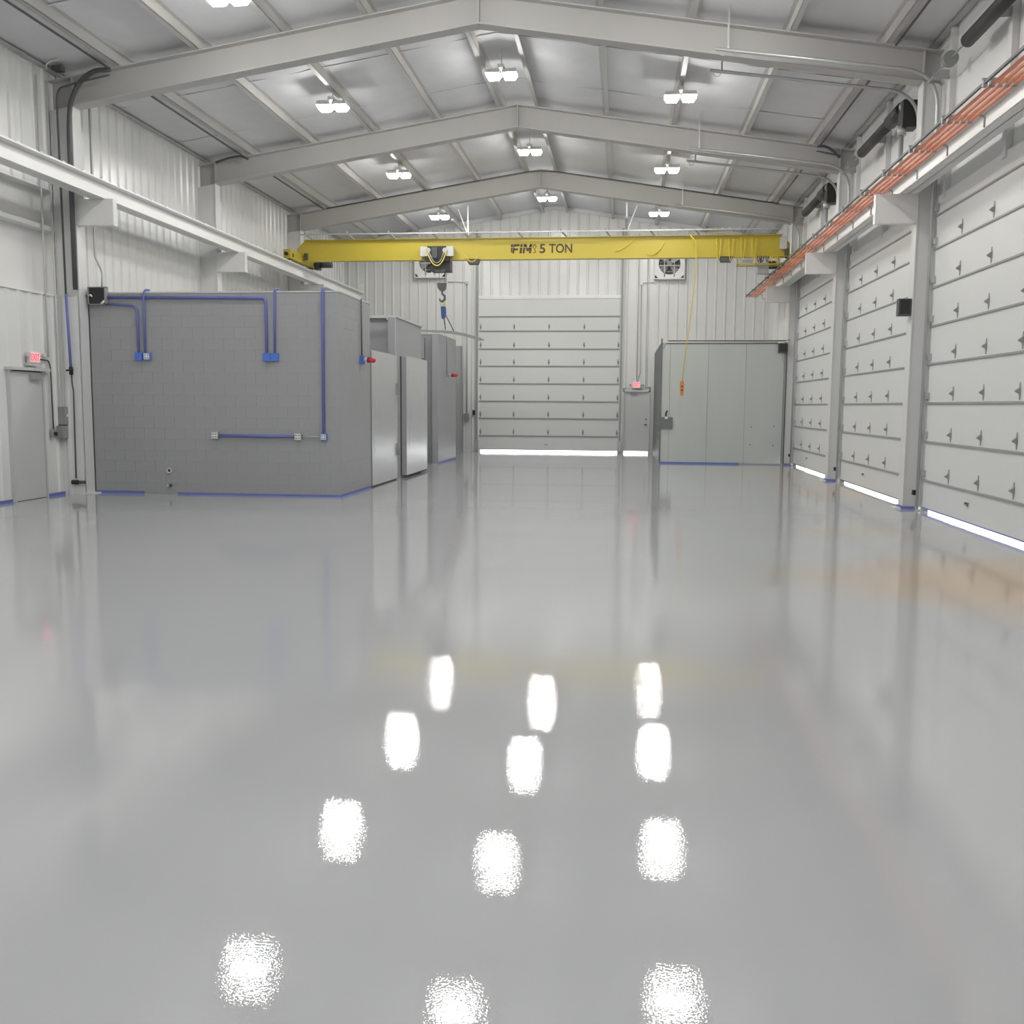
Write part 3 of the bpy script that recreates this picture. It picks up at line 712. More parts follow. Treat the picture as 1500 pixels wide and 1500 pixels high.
# sling on the hook
t = thing('lifting_sling', (hx, YC - 0.05, 4.1), 'blue sleeved lifting sling hanging from the crane hook', 'sling')
MB().tube([(hx - 0.05, YC - 0.05, 4.66), (hx - 0.06, YC - 0.05, 4.58), (hx, YC - 0.05, 4.50), (hx + 0.07, YC - 0.05, 4.56), (hx + 0.06, YC - 0.05, 4.65)], 0.018, 8).tube([(hx - 0.02, YC - 0.05, 4.52), (hx + 0.06, YC - 0.05, 4.44)], 0.02, 8).build('shackle', GREENY, t)
MB().prism([(hx - 0.04, 4.48), (hx + 0.10, 4.48), (hx + 0.11, 4.30), (hx + 0.08, 4.16), (hx + 0.01, 4.13), (hx - 0.02, 4.16)], 'Y', YC - 0.09, YC - 0.01).build('sleeve', SLINGB, t)
MB().tube([(hx + 0.04, YC - 0.05, 4.2), (hx + 0.10, YC - 0.05, 3.82)], 0.014, 6).build('sling_leg', DGREY, t)
MB().tube([(hx + 0.08, YC - 0.05, 4.28), (hx + 0.335, YC - 0.05, 3.79)], 0.014, 6).build('sling_leg', DGREY, t)
MB().tube([(hx + 0.105, YC - 0.05, 3.83), (hx + 0.115, YC - 0.05, 3.74)], 0.022, 8).build('end_hook', WPLAST, t)
# bar carried by the sling
t = thing('lifted_bar', (-4.95, YC - 0.05, 3.7), 'long bent steel bar hanging level from the blue sling', 'bar')
pts = [(-5.82, 3.80), (-5.5, 3.785), (-5.2, 3.775), (-4.9, 3.745), (-4.6, 3.69), (-4.3, 3.61), (-4.12, 3.555)]
m = MB()
for i in range(len(pts) - 1):
    h0 = 0.03 + 0.05 * min(1, (i + 1) / 3)
    m.bar((pts[i][0], YC - 0.05, pts[i][1]), (pts[i+1][0] + 0.01, YC - 0.05, pts[i+1][1]), 0.10, h0)
m.build('bar', MGREY, t)
MB().box(-4.14, -4.02, YC - 0.07, YC - 0.03, 3.52, 3.565).build('bar_end', MGREY, t)
# pendant
t = thing('pendant_control', (1.6, YC - 0.2, 2.0), 'orange pendant control hanging on a yellow cable from the crane', 'pendant control')
MB().tube([(1.72, fy, 6.35), (1.86, fy, 6.2), (1.90, fy, 5.8), (1.86, fy, 5.0), (1.78, fy, 4.1), (1.68, fy, 3.2), (1.60, fy, 2.35)], 0.014, 8).build('cable', YCABLE, t)
MB().prism([(1.56, 2.38), (1.64, 2.38), (1.655, 2.30), (1.64, 1.98), (1.56, 1.98), (1.545, 2.30)], 'Y', fy - 0.05, fy + 0.04).build('handle', PORANGE, t)
MB().box(1.57, 1.63, fy - 0.056, fy - 0.05, 2.22, 2.26).box(1.57, 1.63, fy - 0.056, fy - 0.05, 2.12, 2.16).build('button', DGREY, t)

# ------------------------------------------------------------------ block room and enclosures
def block_wall(parent, axis, fixed, inward, a0, a1, z0, z1, rows, nblk, depth=0.09, swap=0):
    """running bond of painted blocks; faces sit at `fixed`, blocks go back by depth"""
    w_ = (a1 - a0) / nblk; h = (z1 - z0) / rows; gp = 0.0010
    def mesh(wd):
        mb = MB(); e = 0.0014
        u0, u1 = -wd / 2 + gp, wd / 2 - gp; v0, v1 = -h / 2 + gp, h / 2 - gp
        # chamfered front face (towards -n), n = local depth
        F_ = [(u0 + e, v0 + e), (u1 - e, v0 + e), (u1 - e, v1 - e), (u0 + e, v1 - e)]; M_ = [(u0, v0), (u1, v0), (u1, v1), (u0, v1)]
        vs = []
        for (uu, vv), n in [(p, 0) for p in F_] + [(p, e) for p in M_] + [(p, depth) for p in M_]:
            vs.append((uu, n, vv) if axis == 'X' else (-n * inward, uu, vv))
        fs = [(0,1,2,3), (0,4,5,1), (1,5,6,2), (2,6,7,3), (3,7,4,0), (4,8,9,5), (5,9,10,6), (6,10,11,7), (7,11,8,4)]
        if axis == 'Y' and inward < 0: fs = [tuple(reversed(f)) for f in fs]
        return mb._add(vs, fs).mesh('block', BLOCK)
    full, half = mesh(w_), mesh(w_ / 2)
    for r in range(rows):
        zc = z0 + (r + 0.5) * h
        if (r + swap) % 2 == 0: items = [(a0 + (i + 0.5) * w_, full) for i in range(nblk)]
        else: items = [(a0 + w_ / 4, half)] + [(a0 + (i + 1) * w_, full) for i in range(nblk - 1)] + [(a1 - w_ / 4, half)]
        for (u, me) in items:
            inst('block', me, (u, fixed, zc) if axis == 'X' else (fixed, u, zc), parent)

RX0, RX1, RY0, RY1, RZ = -9.80, -5.08, 17.34, 19.46, 3.67
t = thing('block_room', ((RX0 + RX1) / 2, RY0, 0), 'dark grey painted block room in front of the left wall', 'room')
MB().box(RX0, RX1 - 0.003, RY0 + 0.003, RY1, 0, RZ).build('core', BLOCKJ, t)
block_wall(t, 'X', RY0, 1, RX0, RX1, 0, RZ, 18, 12, depth=0.08)
block_wall(t, 'Y', RX1, 1, RY0 + 0.08, RY1, 0, RZ, 18, 5, depth=0.06, swap=1)
MB().box(RX0, RX1 + 0.01, RY0 - 0.01, RY1, RZ, RZ + 0.025).build('roof_cap', CAPL, t)
MB().box(XL + 0.04, RX0, RY0 + 0.05, RY1, 0, RZ).build('end_return', BLOCKJ, t)

def tape(label, *boxes):
    m = MB()
    for b in boxes: m.box(*b)
    o = m.build('masking_tape', BLUE, origin=((boxes[0][0] + boxes[0][1]) / 2, boxes[0][2], 0)); return tag(o, label, 'tape', 'blue masking tape along the floor')
tape('blue masking tape along the foot of the block room front', (RX0 + 0.02, RX0 + 0.95, RY0 - 0.004, RY0 - 0.001, 0.001, 0.05), (-8.2, RX1, RY0 - 0.004, RY0 - 0.001, 0.001, 0.035))
tape('blue masking tape along the foot of the block room side', (RX1 + 0.001, RX1 + 0.004, RY0, RY1 - 0.02, 0.001, 0.045))
tape('blue masking tape along the foot of the left wall past the exit door', (XL + 0.034, XL + 0.038, LY1 + 0.07, NB - 0.05, 0.001, 0.05))
tape('blue masking tape on the left wall foot at the picture edge', (XL + 0.034, XL + 0.038, 13.0, LY0 - 0.08, 0.001, 0.05))

# middle enclosure
t = thing('grey_enclosure', (-6.5, 21.75, 0), 'tall grey panelled enclosure between the two block structures', 'enclosure')
EX, EY0, EY1, EZ = -5.10, 21.75, 24.60, 3.62
MB().box(-9.74, EX, EY0 + 0.14, EY1, 0, EZ).build('body', BOOTHG, t)
MB().box(EX - 0.17, EX + 0.002, EY0, EY0 + 0.16, 0, EZ).build('corner_post', BOOTHG, t)
MB().box(-9.74, EX + 0.03, EY0 + 0.10, EY1 + 0.02, EZ, EZ + 0.05).build('roof_edge', CAPL, t)
MB().box(-7.0, EX - 0.17, EY0 - 0.02, EY0 + 0.02, EZ - 0.02, EZ + 0.045).box(EX - 0.19, EX - 0.16, EY0 - 0.03, EY0 + 0.02, EZ - 0.06, EZ + 0.05).build('top_rail', CAPL, t)
MB().box(EX, EX + 0.012, EY0 - 0.004, EY0 + 0.02, 0, EZ).build('corner_trim', CAPL, t)
MB().box(-9.74, -6.35, RY1, EY0, 0, 3.5).build('alcove_wall', BOOTHG, t)
# steel doors
def steel_door(y0, y1, x, z0, z1, th, label, hinge_side):
    d = thing('steel_door', (x, (y0 + y1) / 2, z0), label, 'steel door', 'stainless doors on the grey enclosure')
    MB().box(x - th, x, y0, y1, z0, z1).build('slab', STEEL, d)
    MB().box(x - th - 0.012, x - th + 0.014, y0 - 0.012, y0, z0, z1).box(x - th, x + 0.003, y0, y1, z0 - 0.02, z0).build('edge_seal', GAP, d)
    MB().box(x - th + 0.014, x, y0 - 0.004, y0, z0, z1).build('edge_cap', BOOTHG, d)
    MB().box(x - th, x + 0.004, y1, y1 + 0.012, z0, z1).box(x - th, x + 0.003, y0, y1, z1, z1 + 0.015).build('edge_trim', CAPL, d)
    for zz in hinge_side:
        MB().box(x - 0.03, x + 0.03, y1 - 0.06, y1 + 0.05, zz, zz + 0.26).cyl((x + 0.035, y1 + 0.01, zz), (x + 0.035, y1 + 0.01, zz + 0.26), 0.02, 8).build('hinge', MGREY, d)
    return d
steel_door(19.50, 21.70, -5.06, 0.03, 2.76, 0.06, 'stainless steel door beside the block room corner', (0.55, 1.90))
steel_door(22.25, 24.62, -4.96, 0.06, 2.78, 0.13, 'thick stainless steel door standing proud, farther from the camera', ())

# far block structure
t = thing('block_pier', (-7.0, 27.84, 0), 'grey painted block structure farther back by the left wall', 'block structure')
PX, PY0, PY1, PZ = -5.28, 27.84, 30.80, 3.69
MB().box(-9.74, PX - 0.003, PY0 + 0.20, PY1, 0, PZ).build('core', BLOCKJ, t)
MB().box(PX - 0.18, PX - 0.004, PY0, PY0 + 0.2, 0, PZ).build('front_pilaster', BOOTHG, t)
block_wall(t, 'Y', PX, 1, PY0, PY1, 0, PZ, 18, 7, depth=0.06)
MB().box(-9.74, PX + 0.01, PY0 + 0.18, PY1 + 0.01, PZ, PZ + 0.02).build('roof_cap', CAPL, t)
MB().box(-6.6, -5.70, PY0 + 0.02, PY0 + 0.2, 3.0, 3.6).build('lintel', BLOCKJ, t)
tape('blue masking tape along the foot of the far block structure', (PX + 0.001, PX + 0.004, PY0, PY1, 0.001, 0.045))
t = thing('grey_partition', (-6.5, 34.9, 0), 'narrow dark grey partition end standing near the far wall', 'partition')
MB().box(-9.74, -5.80, 34.80, 35.10, 0, 3.75).build('panel', BOOTHG, t)
MB().box(-5.80, -5.785, 34.79, 35.11, 0, 3.76).box(-9.74, -5.785, 34.79, 35.11, 3.75, 3.765).build('edge_trim', BLOCKJ, t)

# ------------------------------------------------------------------ galvanised booth
t = thing('galvanised_booth', (2.9, 29.5, 0), 'galvanised sheet metal booth in the right far corner', 'booth')
BY, BZ, BX0, BX1 = 29.46, 3.56, 1.10, 4.66
seams = [1.10, 1.335, 2.44, 3.52, 4.60]
for i in range(4):
    MB().box(seams[i] + 0.004, seams[i + 1] - 0.004, BY, BY + 0.03, 0.03, BZ - 0.06).build('front_panel', GALV, t)
MB().box(BX0, BX1 - 0.04, BY + 0.012, BY + 0.08, 0, BZ - 0.03).build('backing', GALVD, t)
MB().box(1.06, 1.10, BY - 0.01, YF - 0.05, 0, BZ - 0.02).build('side_wall', GALVD, t)
MB().box(1.05, BX1, BY, YF - 0.05, BZ - 0.04, BZ - 0.02).build('roof', GALV, t)
MB().box(1.055, 1.105, BY - 0.03, BY + 0.02, 0, 3.66).build('corner_post', GALVD, t)
MB().box(4.60, BX1, BY - 0.02, BY + 0.04, 0, BZ).build('end_post', MGREY, t)
MB().tube(rounded([(1.12, BY - 0.02, 3.38), (1.16, BY - 0.02, 3.54), (4.4, BY - 0.02, 3.545)], 0.15, 5), 0.02, 8).build('top_conduit', CAPL, t)
MB().cyl((1.26, BY - 0.01, 3.595), (4.64, BY - 0.01, 3.595), 0.016, 8).build('top_pipe', DGREY, t)
MB().box(1.08, 4.62, BY - 0.012, BY, 0.0, 0.03).build('base_angle', MGREY, t)
lb = MB().box(1.08, 1.44, BY - 0.09, BY, 1.03, 1.37).build('lock_box', GALVD, t)
MB().tube([(1.24, BY - 0.10, 1.40), (1.24, BY - 0.13, 1.50), (1.28, BY - 0.13, 1.56)], 0.022, 8).build('lock_lever', BLACK, lb)
MB().box(1.21, 1.30, BY - 0.12, BY - 0.08, 1.32, 1.37).build('lock_catch', WPLAST, lb)
for (xx, zz) in ((3.72, 1.10), (4.38, 1.12), (3.71, 0.58), (4.36, 0.56)):
    MB().cyl((xx, BY - 0.008, zz), (xx, BY, zz), 0.018, 10).build('bolt', DGREY, t)
tape('blue masking tape along the foot of the galvanised booth', (1.10, 3.4, BY - 0.017, BY - 0.013, 0.001, 0.045))

def control_box(x0, x1, y, z0, z1, label, pipe):
    t = thing('speaker_box', ((x0 + x1) / 2, y, z0), label, 'box', 'dark boxes on the right columns')
    MB().box(x0, x1, y, y + 0.14, z0, z1).build('case', DGREY, t)
    MB().box(x0 + 0.02, x1 - 0.02, y - 0.004, y, z0 + 0.03, z1 - 0.02).build('front_plate', BLACK, t)
    MB().tube(pipe, 0.012, 8).build('cable_conduit', PIPE, t)
control_box(4.41, 4.67, BY - 0.16, 3.25, 3.52, 'dark grey box at the top right corner of the galvanised booth', [(4.60, BY - 0.1, 3.52), (4.60, BY - 0.1, 3.60), (4.75, BY - 0.05, 3.62)])
control_box(4.48, 4.68, 17.07, 3.20, 3.48, 'dark grey box on the nearest right column', rounded([(4.67, 17.12, 3.42), (4.74, 17.12, 3.44), (4.78, 17.12, 3.56), (4.83, 17.12, 3.60), (4.84, 17.12, 4.6)], 0.05))
for k in (3, 4, 5):
    y = FR[k]
    o = MB().box(CXR - 0.03, CXR - 0.004, y - 0.03, y + FW + 0.02, 0.001, 0.05).box(CXR - 0.03, XR - 0.1, y - 0.035, y - 0.025, 0.001, 0.045).build('masking_tape', BLUE, origin=(CXR, y, 0))
    tag(o, 'blue masking tape around the foot of the %s right column' % {3: 'nearest', 4: 'middle', 5: 'farthest'}[k], 'tape', 'blue masking tape along the floor')

# ------------------------------------------------------------------ electrics on the block room front
yb = RY0
def conduit(name, label, pts, r, m, cat='conduit', group=None, n=8, rad=0.12):
    P = rounded(pts, rad) if len(pts) > 2 else pts
    o = MB().tube(P, r, n).build(name, m, origin=pts[-1]); return tag(o, label, cat, group)
t = thing('junction_box', (-9.59, yb - 0.1, 3.46), 'open dark junction box at the top left of the block room', 'box')
MB().box(-9.76, -9.42, yb - 0.02, yb - 0.004, 3.46, 3.78).box(-9.76, -9.74, yb - 0.12, yb - 0.02, 3.46, 3.78).box(-9.44, -9.42, yb - 0.12, yb - 0.02, 3.46, 3.78).box(-9.76, -9.42, yb - 0.12, yb - 0.02, 3.46, 3.475).box(-9.76, -9.42, yb - 0.12, yb - 0.02, 3.765, 3.78).build('case', MGREY, t)
MB().box(-9.74, -9.44, yb - 0.10, yb - 0.02, 3.475, 3.765).build('interior', BLACK, t)
MB().tube([(-9.73, yb - 0.125, 3.62), (-9.70, yb - 0.13, 3.635), (-9.67, yb - 0.125, 3.60)], 0.015, 6).tube([(-9.50, yb - 0.125, 3.48), (-9.46, yb - 0.13, 3.50), (-9.45, yb - 0.125, 3.53)], 0.02, 6).build('wire_end', WPLAST, t)
def outlet(xc, zc, lab, m=BLUEB, plate=None, s=0.07):
    t = thing('outlet_box', (xc, yb - 0.03, zc - s), lab, 'outlet box', 'outlet boxes on the block room')
    MB().box(xc - s, xc + s, yb - 0.055, yb - 0.003, zc - s, zc + s).build('box', m, t)
    if plate:
        pl = MB().box(xc - s * 0.8, xc + s * 0.8, yb - 0.062, yb - 0.055, zc - s * 0.8, zc + s * 0.8).build('cover_plate', plate, t)
        for (dx, dz) in ((-1, -1), (1, -1), (-1, 1), (1, 1)):
            MB().box(xc + dx * s * 0.4 - 0.016, xc + dx * s * 0.4 + 0.016, yb - 0.066, yb - 0.062, zc + dz * s * 0.4 - 0.012, zc + dz * s * 0.4 + 0.012).build('socket', MGREY, pl)
    return t
conduit('taped_conduit', 'blue taped conduit running along the top of the block room', [(-9.42, yb - 0.03, 3.60), (-6.46, yb - 0.03, 3.575), (-6.43, yb - 0.03, 3.50), (-6.43, yb - 0.03, 2.58)], 0.026, BLUE, group='blue taped conduits', rad=0.2)
conduit('taped_conduit', 'short blue taped conduit bending down from the junction box', [(-9.42, yb - 0.03, 3.48), (-8.95, yb - 0.03, 3.45), (-8.87, yb - 0.03, 3.38), (-8.86, yb - 0.03, 2.58)], 0.022, BLUE, group='blue taped conduits', rad=0.14)
conduit('taped_conduit', 'straight blue taped conduit crossing the left of the block room', [(-8.66, yb + 0.06, 3.73), (-8.70, yb - 0.045, 3.73), (-8.72, yb - 0.055, 3.62), (-8.74, yb - 0.03, 2.58)], 0.020, BLUE, group='blue taped conduits', rad=0.06)
conduit('taped_conduit', 'straight blue taped conduit above the middle outlet boxes', [(-6.22, yb + 0.05, 3.73), (-6.25, yb - 0.045, 3.73), (-6.26, yb - 0.04, 3.6), (-6.28, yb - 0.03, 2.58)], 0.020, BLUE, group='blue taped conduits', rad=0.06)
conduit('taped_conduit', 'long blue taped conduit near the right corner of the block room', [(-5.35, yb + 0.05, 3.73), (-5.37, yb - 0.045, 3.73), (-5.38, yb - 0.04, 3.6), (-5.39, yb - 0.03, 1.16)], 0.026, BLUE, group='blue taped conduits', rad=0.06)
conduit('taped_conduit', 'blue taped conduit low between two square outlets', [(-7.37, yb - 0.03, 1.10), (-5.95, yb - 0.03, 1.09)], 0.024, BLUE, group='blue taped conduits')
conduit('conduit', 'short bare conduit between the low outlets', [(-5.80, yb - 0.03, 1.09), (-5.46, yb - 0.03, 1.09)], 0.015, PIPE)
outlet(-8.86, 2.53, 'blue taped outlet box, left one of the left pair', BLUEB)
outlet(-8.70, 2.53, 'blue taped outlet box with torn white top, right of the left pair', BLUEB, WPLAST, 0.066)
outlet(-6.43, 2.52, 'blue taped outlet box, left one of the right pair', BLUEB)
outlet(-6.28, 2.52, 'blue taped outlet box, right one of the right pair', BLUEB)
outlet(-7.44, 1.10, 'square white double outlet low at the left end of the conduit', HARD, WPLAST, 0.065)
outlet(-5.87, 1.09, 'square white double outlet low in the middle of the conduit', HARD, WPLAST, 0.065)
outlet(-5.39, 1.09, 'blue and white outlet under the long taped conduit', BLUEB, WPLAST, 0.06)
t = thing('pipe_stub', (-8.35, yb - 0.02, 0.40), 'round pipe stub low on the block room front', 'pipe')
MB().tube(arc((-8.35, yb - 0.02, 0.44), 0.042, 0, 360, 16, 'XZ'), 0.016, 8, cap=False).build('flange', CAPL, t)
MB().cyl((-8.35, yb - 0.015, 0.44), (-8.35, yb - 0.003, 0.44), 0.032, 14).build('bore', BLACK, t)
t = thing('pipe_stub', (-8.34, yb - 0.02, 0.13), 'small capped pipe stub just above the floor on the block room', 'pipe')
MB().cyl((-8.34, yb - 0.05, 0.165), (-8.34, yb - 0.003, 0.165), 0.03, 14).build('pipe', DGREY, t)
MB().cyl((-8.36, yb - 0.07, 0.165), (-8.36, yb - 0.05, 0.165), 0.018, 10).build('cap', CAPL, t)
# side of block room: red beacon
t = thing('warning_beacon', (RX1 + 0.1, 18.80, 2.5), 'red warning beacon on the side of the near block room', 'beacon', 'red warning beacons')
MB().tube([(RX1 + 0.03, 18.72, 2.62), (RX1 + 0.03, 18.72, 3.70)], 0.014, 8).build('conduit', DPIPE, t)
MB().box(RX1 + 0.002, RX1 + 0.07, 18.66, 18.80, 2.46, 2.62).build('back_box', BLUEB, t)
MB().cyl((RX1 + 0.07, 18.73, 2.54), (RX1 + 0.14, 18.73, 2.54), 0.05, 14).build('base', CAPL, t)
MB().tube([(RX1 + 0.14, 18.73, 2.54), (RX1 + 0.27, 18.73, 2.53), (RX1 + 0.30, 18.73, 2.53)], [0.055, 0.05, 0.02], 14).build('lens', RED, t)
t = thing('warning_beacon', (PX + 0.1, 29.5, 2.5), 'red warning beacon on the farther block structure', 'beacon', 'red warning beacons')
MB().cyl((PX, 29.3, 2.57), (PX + 0.12, 29.3, 2.57), 0.045, 12).build('base', CAPL, t)
MB().tube([(PX + 0.12, 29.3, 2.57), (PX + 0.28, 29.3, 2.57), (PX + 0.32, 29.3, 2.57)], [0.055, 0.05, 0.02], 12).build('lens', RED, t)
MB().tube([(PX + 0.012, 29.15, 2.6), (PX + 0.012, 29.15, 3.74)], 0.012, 6).build('conduit', MGREY, t)

# ------------------------------------------------------------------ pipes on the left column and wall
conduit('dark_conduit', 'thick dark conduit curving down the near left column', [(-9.02, 16.93, 7.46), (-9.35, 16.97, 7.47), (-9.62, 16.97, 7.28), (-9.80, 16.97, 6.95), (-9.845, 16.97, 6.5), (-9.845, 16.97, 3.70)], 0.042, DPIPE, rad=0.3)
conduit('thin_conduit', 'thin conduit bending off the purlin beside the thick dark one', [(-9.02, 16.90, 7.36), (-9.60, 16.92, 7.26), (-9.97, 16.92, 7.17), (-10.02, 16.92, 7.0), (-10.0, 16.92, 3.62)], 0.018, DPIPE, rad=0.15)
conduit('taped_conduit', 'blue taped conduit upright on the left wall beside the column', [(-10.0, 16.92, 3.62), (-9.965, 16.92, 2.32)], 0.024, BLUE, group='blue taped conduits')
t = thing('valve', (-9.96, 16.92, 2.2), 'small black valve at the lower end of the taped conduit', 'valve')
MB().cyl((-9.96, 16.92, 2.18), (-9.96, 16.92, 2.32), 0.035, 12).build('body', BLACK, t); MB().bar((-10.03, 16.88, 2.26), (-9.90, 16.88, 2.26), 0.03, 0.03).build('lever', BLACK, t)
conduit('thin_conduit', 'thin dark pipe dropping from the black valve to the floor', [(-9.955, 16.92, 2.2), (-9.95, 16.92, 2.0), (-9.93, 16.92, 1.9), (-9.95, 16.92, 0.30)], 0.014, DPIPE, rad=0.05)
t = thing('drain_pipe', (-9.9, 16.95, 0.2), 'short black pipe lying across the foot of the left column', 'pipe')
MB().cyl((-10.04, 16.94, 0.225), (-9.92, 16.94, 0.225), 0.042, 14).build('coupling', BLACK, t); MB().cyl((-9.92, 16.94, 0.228), (-9.79, 16.94, 0.23), 0.03, 14).build('pipe', DGREY, t)
xw = XL + 0.06
conduit('wall_conduit', 'pale conduit on the left wall, left one of two', [(xw, 16.60, 7.3), (xw, 16.60, 2.48)], 0.017, WPIPE, group='pale wall conduits')
conduit('wall_conduit', 'pale conduit on the left wall, right one of two', [(xw, 16.90, 7.3), (xw, 16.91, 1.6), (xw, 16.99, 1.30)], 0.017, WPIPE, group='pale wall conduits')
t = thing('conduit_body', (XL + 0.1, 17.2, 1.6), 'grey electrical cabinet on the left wall beside the column', 'cabinet')
t.name = 'electrical_box'
MB().box(XL + 0.034, XL + 0.16, 16.86, 17.03, 1.28, 1.60).build('case', MGREY, t); MB().box(XL + 0.16, XL + 0.165, 16.93, 16.97, 1.42, 1.47).build('label_plate', WPLAST, t)
t = thing('electrical_box', (XL + 0.1, 16.95, 1.1), 'smaller grey electrical box below the cabinet on the left wall', 'box')
MB().box(XL + 0.034, XL + 0.15, 16.80, 16.97, 1.03, 1.26).build('case', MGREY, t); MB().box(XL + 0.15, XL + 0.155, 16.82, 16.95, 1.05, 1.24).build('cover', STRUT, t)
t = thing('light_switch', (XL + 0.07, 16.68, 1.1), 'small switch box right of the left exit door', 'switch')
MB().box(XL + 0.034, XL + 0.09, 16.60, 16.70, 1.05, 1.20).build('case', HARD, t); MB().cyl((XL + 0.09, 16.66, 1.12), (XL + 0.12, 16.66, 1.12), 0.035, 12).build('rotary_knob', BLACK, t)
def exit_sign(axis, cx, cy, z0, z1, wd, label):
    t = thing('exit_sign', (cx, cy, z0), label, 'exit sign', 'lit exit signs')
    if axis == 'Y':       # on far wall, faces -Y
        MB().box(cx - wd / 2, cx + wd / 2, cy - 0.06, cy, z0, z1).build('housing', WPLAST, t)
        f = MB().box(cx - wd / 2 + 0.01, cx + wd / 2 - 0.01, cy - 0.066, cy - 0.06, z0 + 0.01, z1 - 0.01).build('face', SIGNW, t)
        text_mesh('EXIT', cx - wd * 0.42, cx + wd * 0.42, z0 + 0.035, z1 - 0.035, cy - 0.067, f, 'lettering', SIGNR, 0.02)
        MB().box(cx - wd / 2 - 0.02, cx + wd / 2 + 0.06, cy - 0.05, cy, z0 - 0.035, z0 - 0.005).build('battery_bar', MGREY, t)
        for s in (-1, 1): MB().cyl((cx + s * (wd / 2 + 0.10), cy - 0.10, z0 + 0.10), (cx + s * (wd / 2 + 0.10), cy - 0.04, z0 + 0.10), 0.035, 12).bar((cx + s * wd / 2, cy - 0.03, z0 + 0.10), (cx + s * (wd / 2 + 0.1), cy - 0.04, z0 + 0.10), 0.02, 0.02).build('lamp', MGREY, t)
    else:                 # on left wall, faces +X and is turned towards the hall
        MB().box(cx, cx + 0.06, cy - wd / 2, cy + wd / 2, z0, z1).build('housing', WPLAST, t)
        f = MB().box(cx + 0.06, cx + 0.066, cy - wd / 2 + 0.015, cy + wd / 2 - 0.015, z0 + 0.015, z1 - 0.015).build('face', SIGNW, t)
        tm = text_mesh('EXIT', -wd * 0.42, wd * 0.42, z0 + 0.035, z1 - 0.035, 0, f, 'lettering', SIGNR, 0.02)
        org = wloc(f)
        for v in tm.data.vertices:
            p = v.co + org; v.co = Vector((cx + 0.066 - p.y, cy + p.x, p.z)) - org
        for s in (-1, 1): MB().cyl((cx + 0.05, cy + s * (wd / 2 + 0.08), z0 + 0.13), (cx + 0.12, cy + s * (wd / 2 + 0.10), z0 + 0.13), 0.04, 12).bar((cx + 0.03, cy + s * wd / 2, z0 + 0.12), (cx + 0.05, cy + s * (wd / 2 + 0.08), z0 + 0.13), 0.02, 0.02).build('lamp', CAPL, t)
        MB().box(cx, cx + 0.05, cy - wd / 2 - 0.04, cy + wd / 2 + 0.02, z0 - 0.05, z0 - 0.004).build('battery_bar', CAPL, t)
exit_sign('Y', 0.445, YF - 0.035, 2.33, 2.54, 0.27, 'lit red EXIT sign above the far exit door')
exit_sign('X', XL + 0.034, 16.14, 2.36, 2.55, 0.30, 'lit red EXIT sign above the left exit door')
conduit('thin_conduit', 'conduit bending down from the left EXIT sign to the switch', [(XL + 0.06, 16.32, 2.43), (XL + 0.06, 16.60, 2.42), (XL + 0.06, 16.65, 2.3), (XL + 0.06, 16.66, 1.2)], 0.014, DPIPE, rad=0.08)
# roof corner hole with cable
t = thing('vent_box', (-9.95, 16.75, 7.42), 'small dark box with a white cable in the upper left roof corner', 'box')
MB().box(-10.02, -9.86, 16.80, 16.95, 7.44, 7.52).build('case', DGREY, t); MB().tube([(-10.06, 16.7, 7.42), (-10.04, 16.68, 7.50), (-9.95, 16.66, 7.54), (-9.8, 16.66, 7.56)], 0.012, 6).build('cable', WPLAST, t)
conduit('conduit', 'conduit with a kink rising from the junction box to the roof', [(-9.52, 17.30, 3.78), (-9.52, 17.33, 4.05), (-9.72, 17.45, 4.35), (-9.72, 17.45, 7.0)], 0.018, PIPE, rad=0.08)
conduit('conduit', 'level conduit from the left wall into the junction box', [(-10.15, 17.10, 3.63), (-9.76, 17.28, 3.63)], 0.016, PIPE)

# conduits along the roof
for (ya, yb2, lab) in ((9.0, 16.9, 'nearest'), (17.5, 23.1, 'middle'), (23.6, 29.3, 'farthest')):
    conduit('roof_conduit', 'dark conduit under the first left purlin in the %s bay' % lab, [(-9.03, ya, 7.48), (-9.03, yb2, 7.48)], 0.020, DPIPE, group='dark conduits under the left purlin')
    conduit('roof_conduit', 'dark conduit under the last right purlin in the %s bay' % lab, [(4.20, ya, 7.43), (4.20, yb2, 7.43)], 0.018, DPIPE, group='dark conduits under the right purlin')
fy3 = FR[5] - 0.02
conduit('rafter_conduit', 'thin dark conduit along the farthest steel rafter', [(-9.0, fy3, roof(-9.0) - 0.22), (RIDGE - 0.3, fy3, roof(RIDGE - 0.3) - 0.215), (RIDGE + 0.3, fy3, roof(RIDGE + 0.3) - 0.215), (4.3, fy3, roof(4.3) - 0.22)], 0.016, DPIPE, rad=0.3)
conduit('flexible_conduit', 'dark flexible conduit curving over the middle frame at the right eave', [(4.14, 22.95, 7.40), (4.30, 23.0, 7.42), (4.50, 23.1, 7.34), (4.66, 23.15, 7.20)], 0.028, DPIPE, rad=0.1)
conduit('flexible_conduit', 'dark flexible conduit at the left end of the middle rafter', [(-9.72, 23.05, 7.36), (-9.40, 23.05, 7.46), (-9.10, 23.05, 7.50), (-8.92, 23.05, 7.42)], 0.028, DPIPE, rad=0.15)
conduit('rafter_conduit', 'thin dark conduit on the middle rafter at the right eave', [(4.16, 23.18, 7.36), (4.68, 23.18, 7.25)], 0.016, DPIPE)

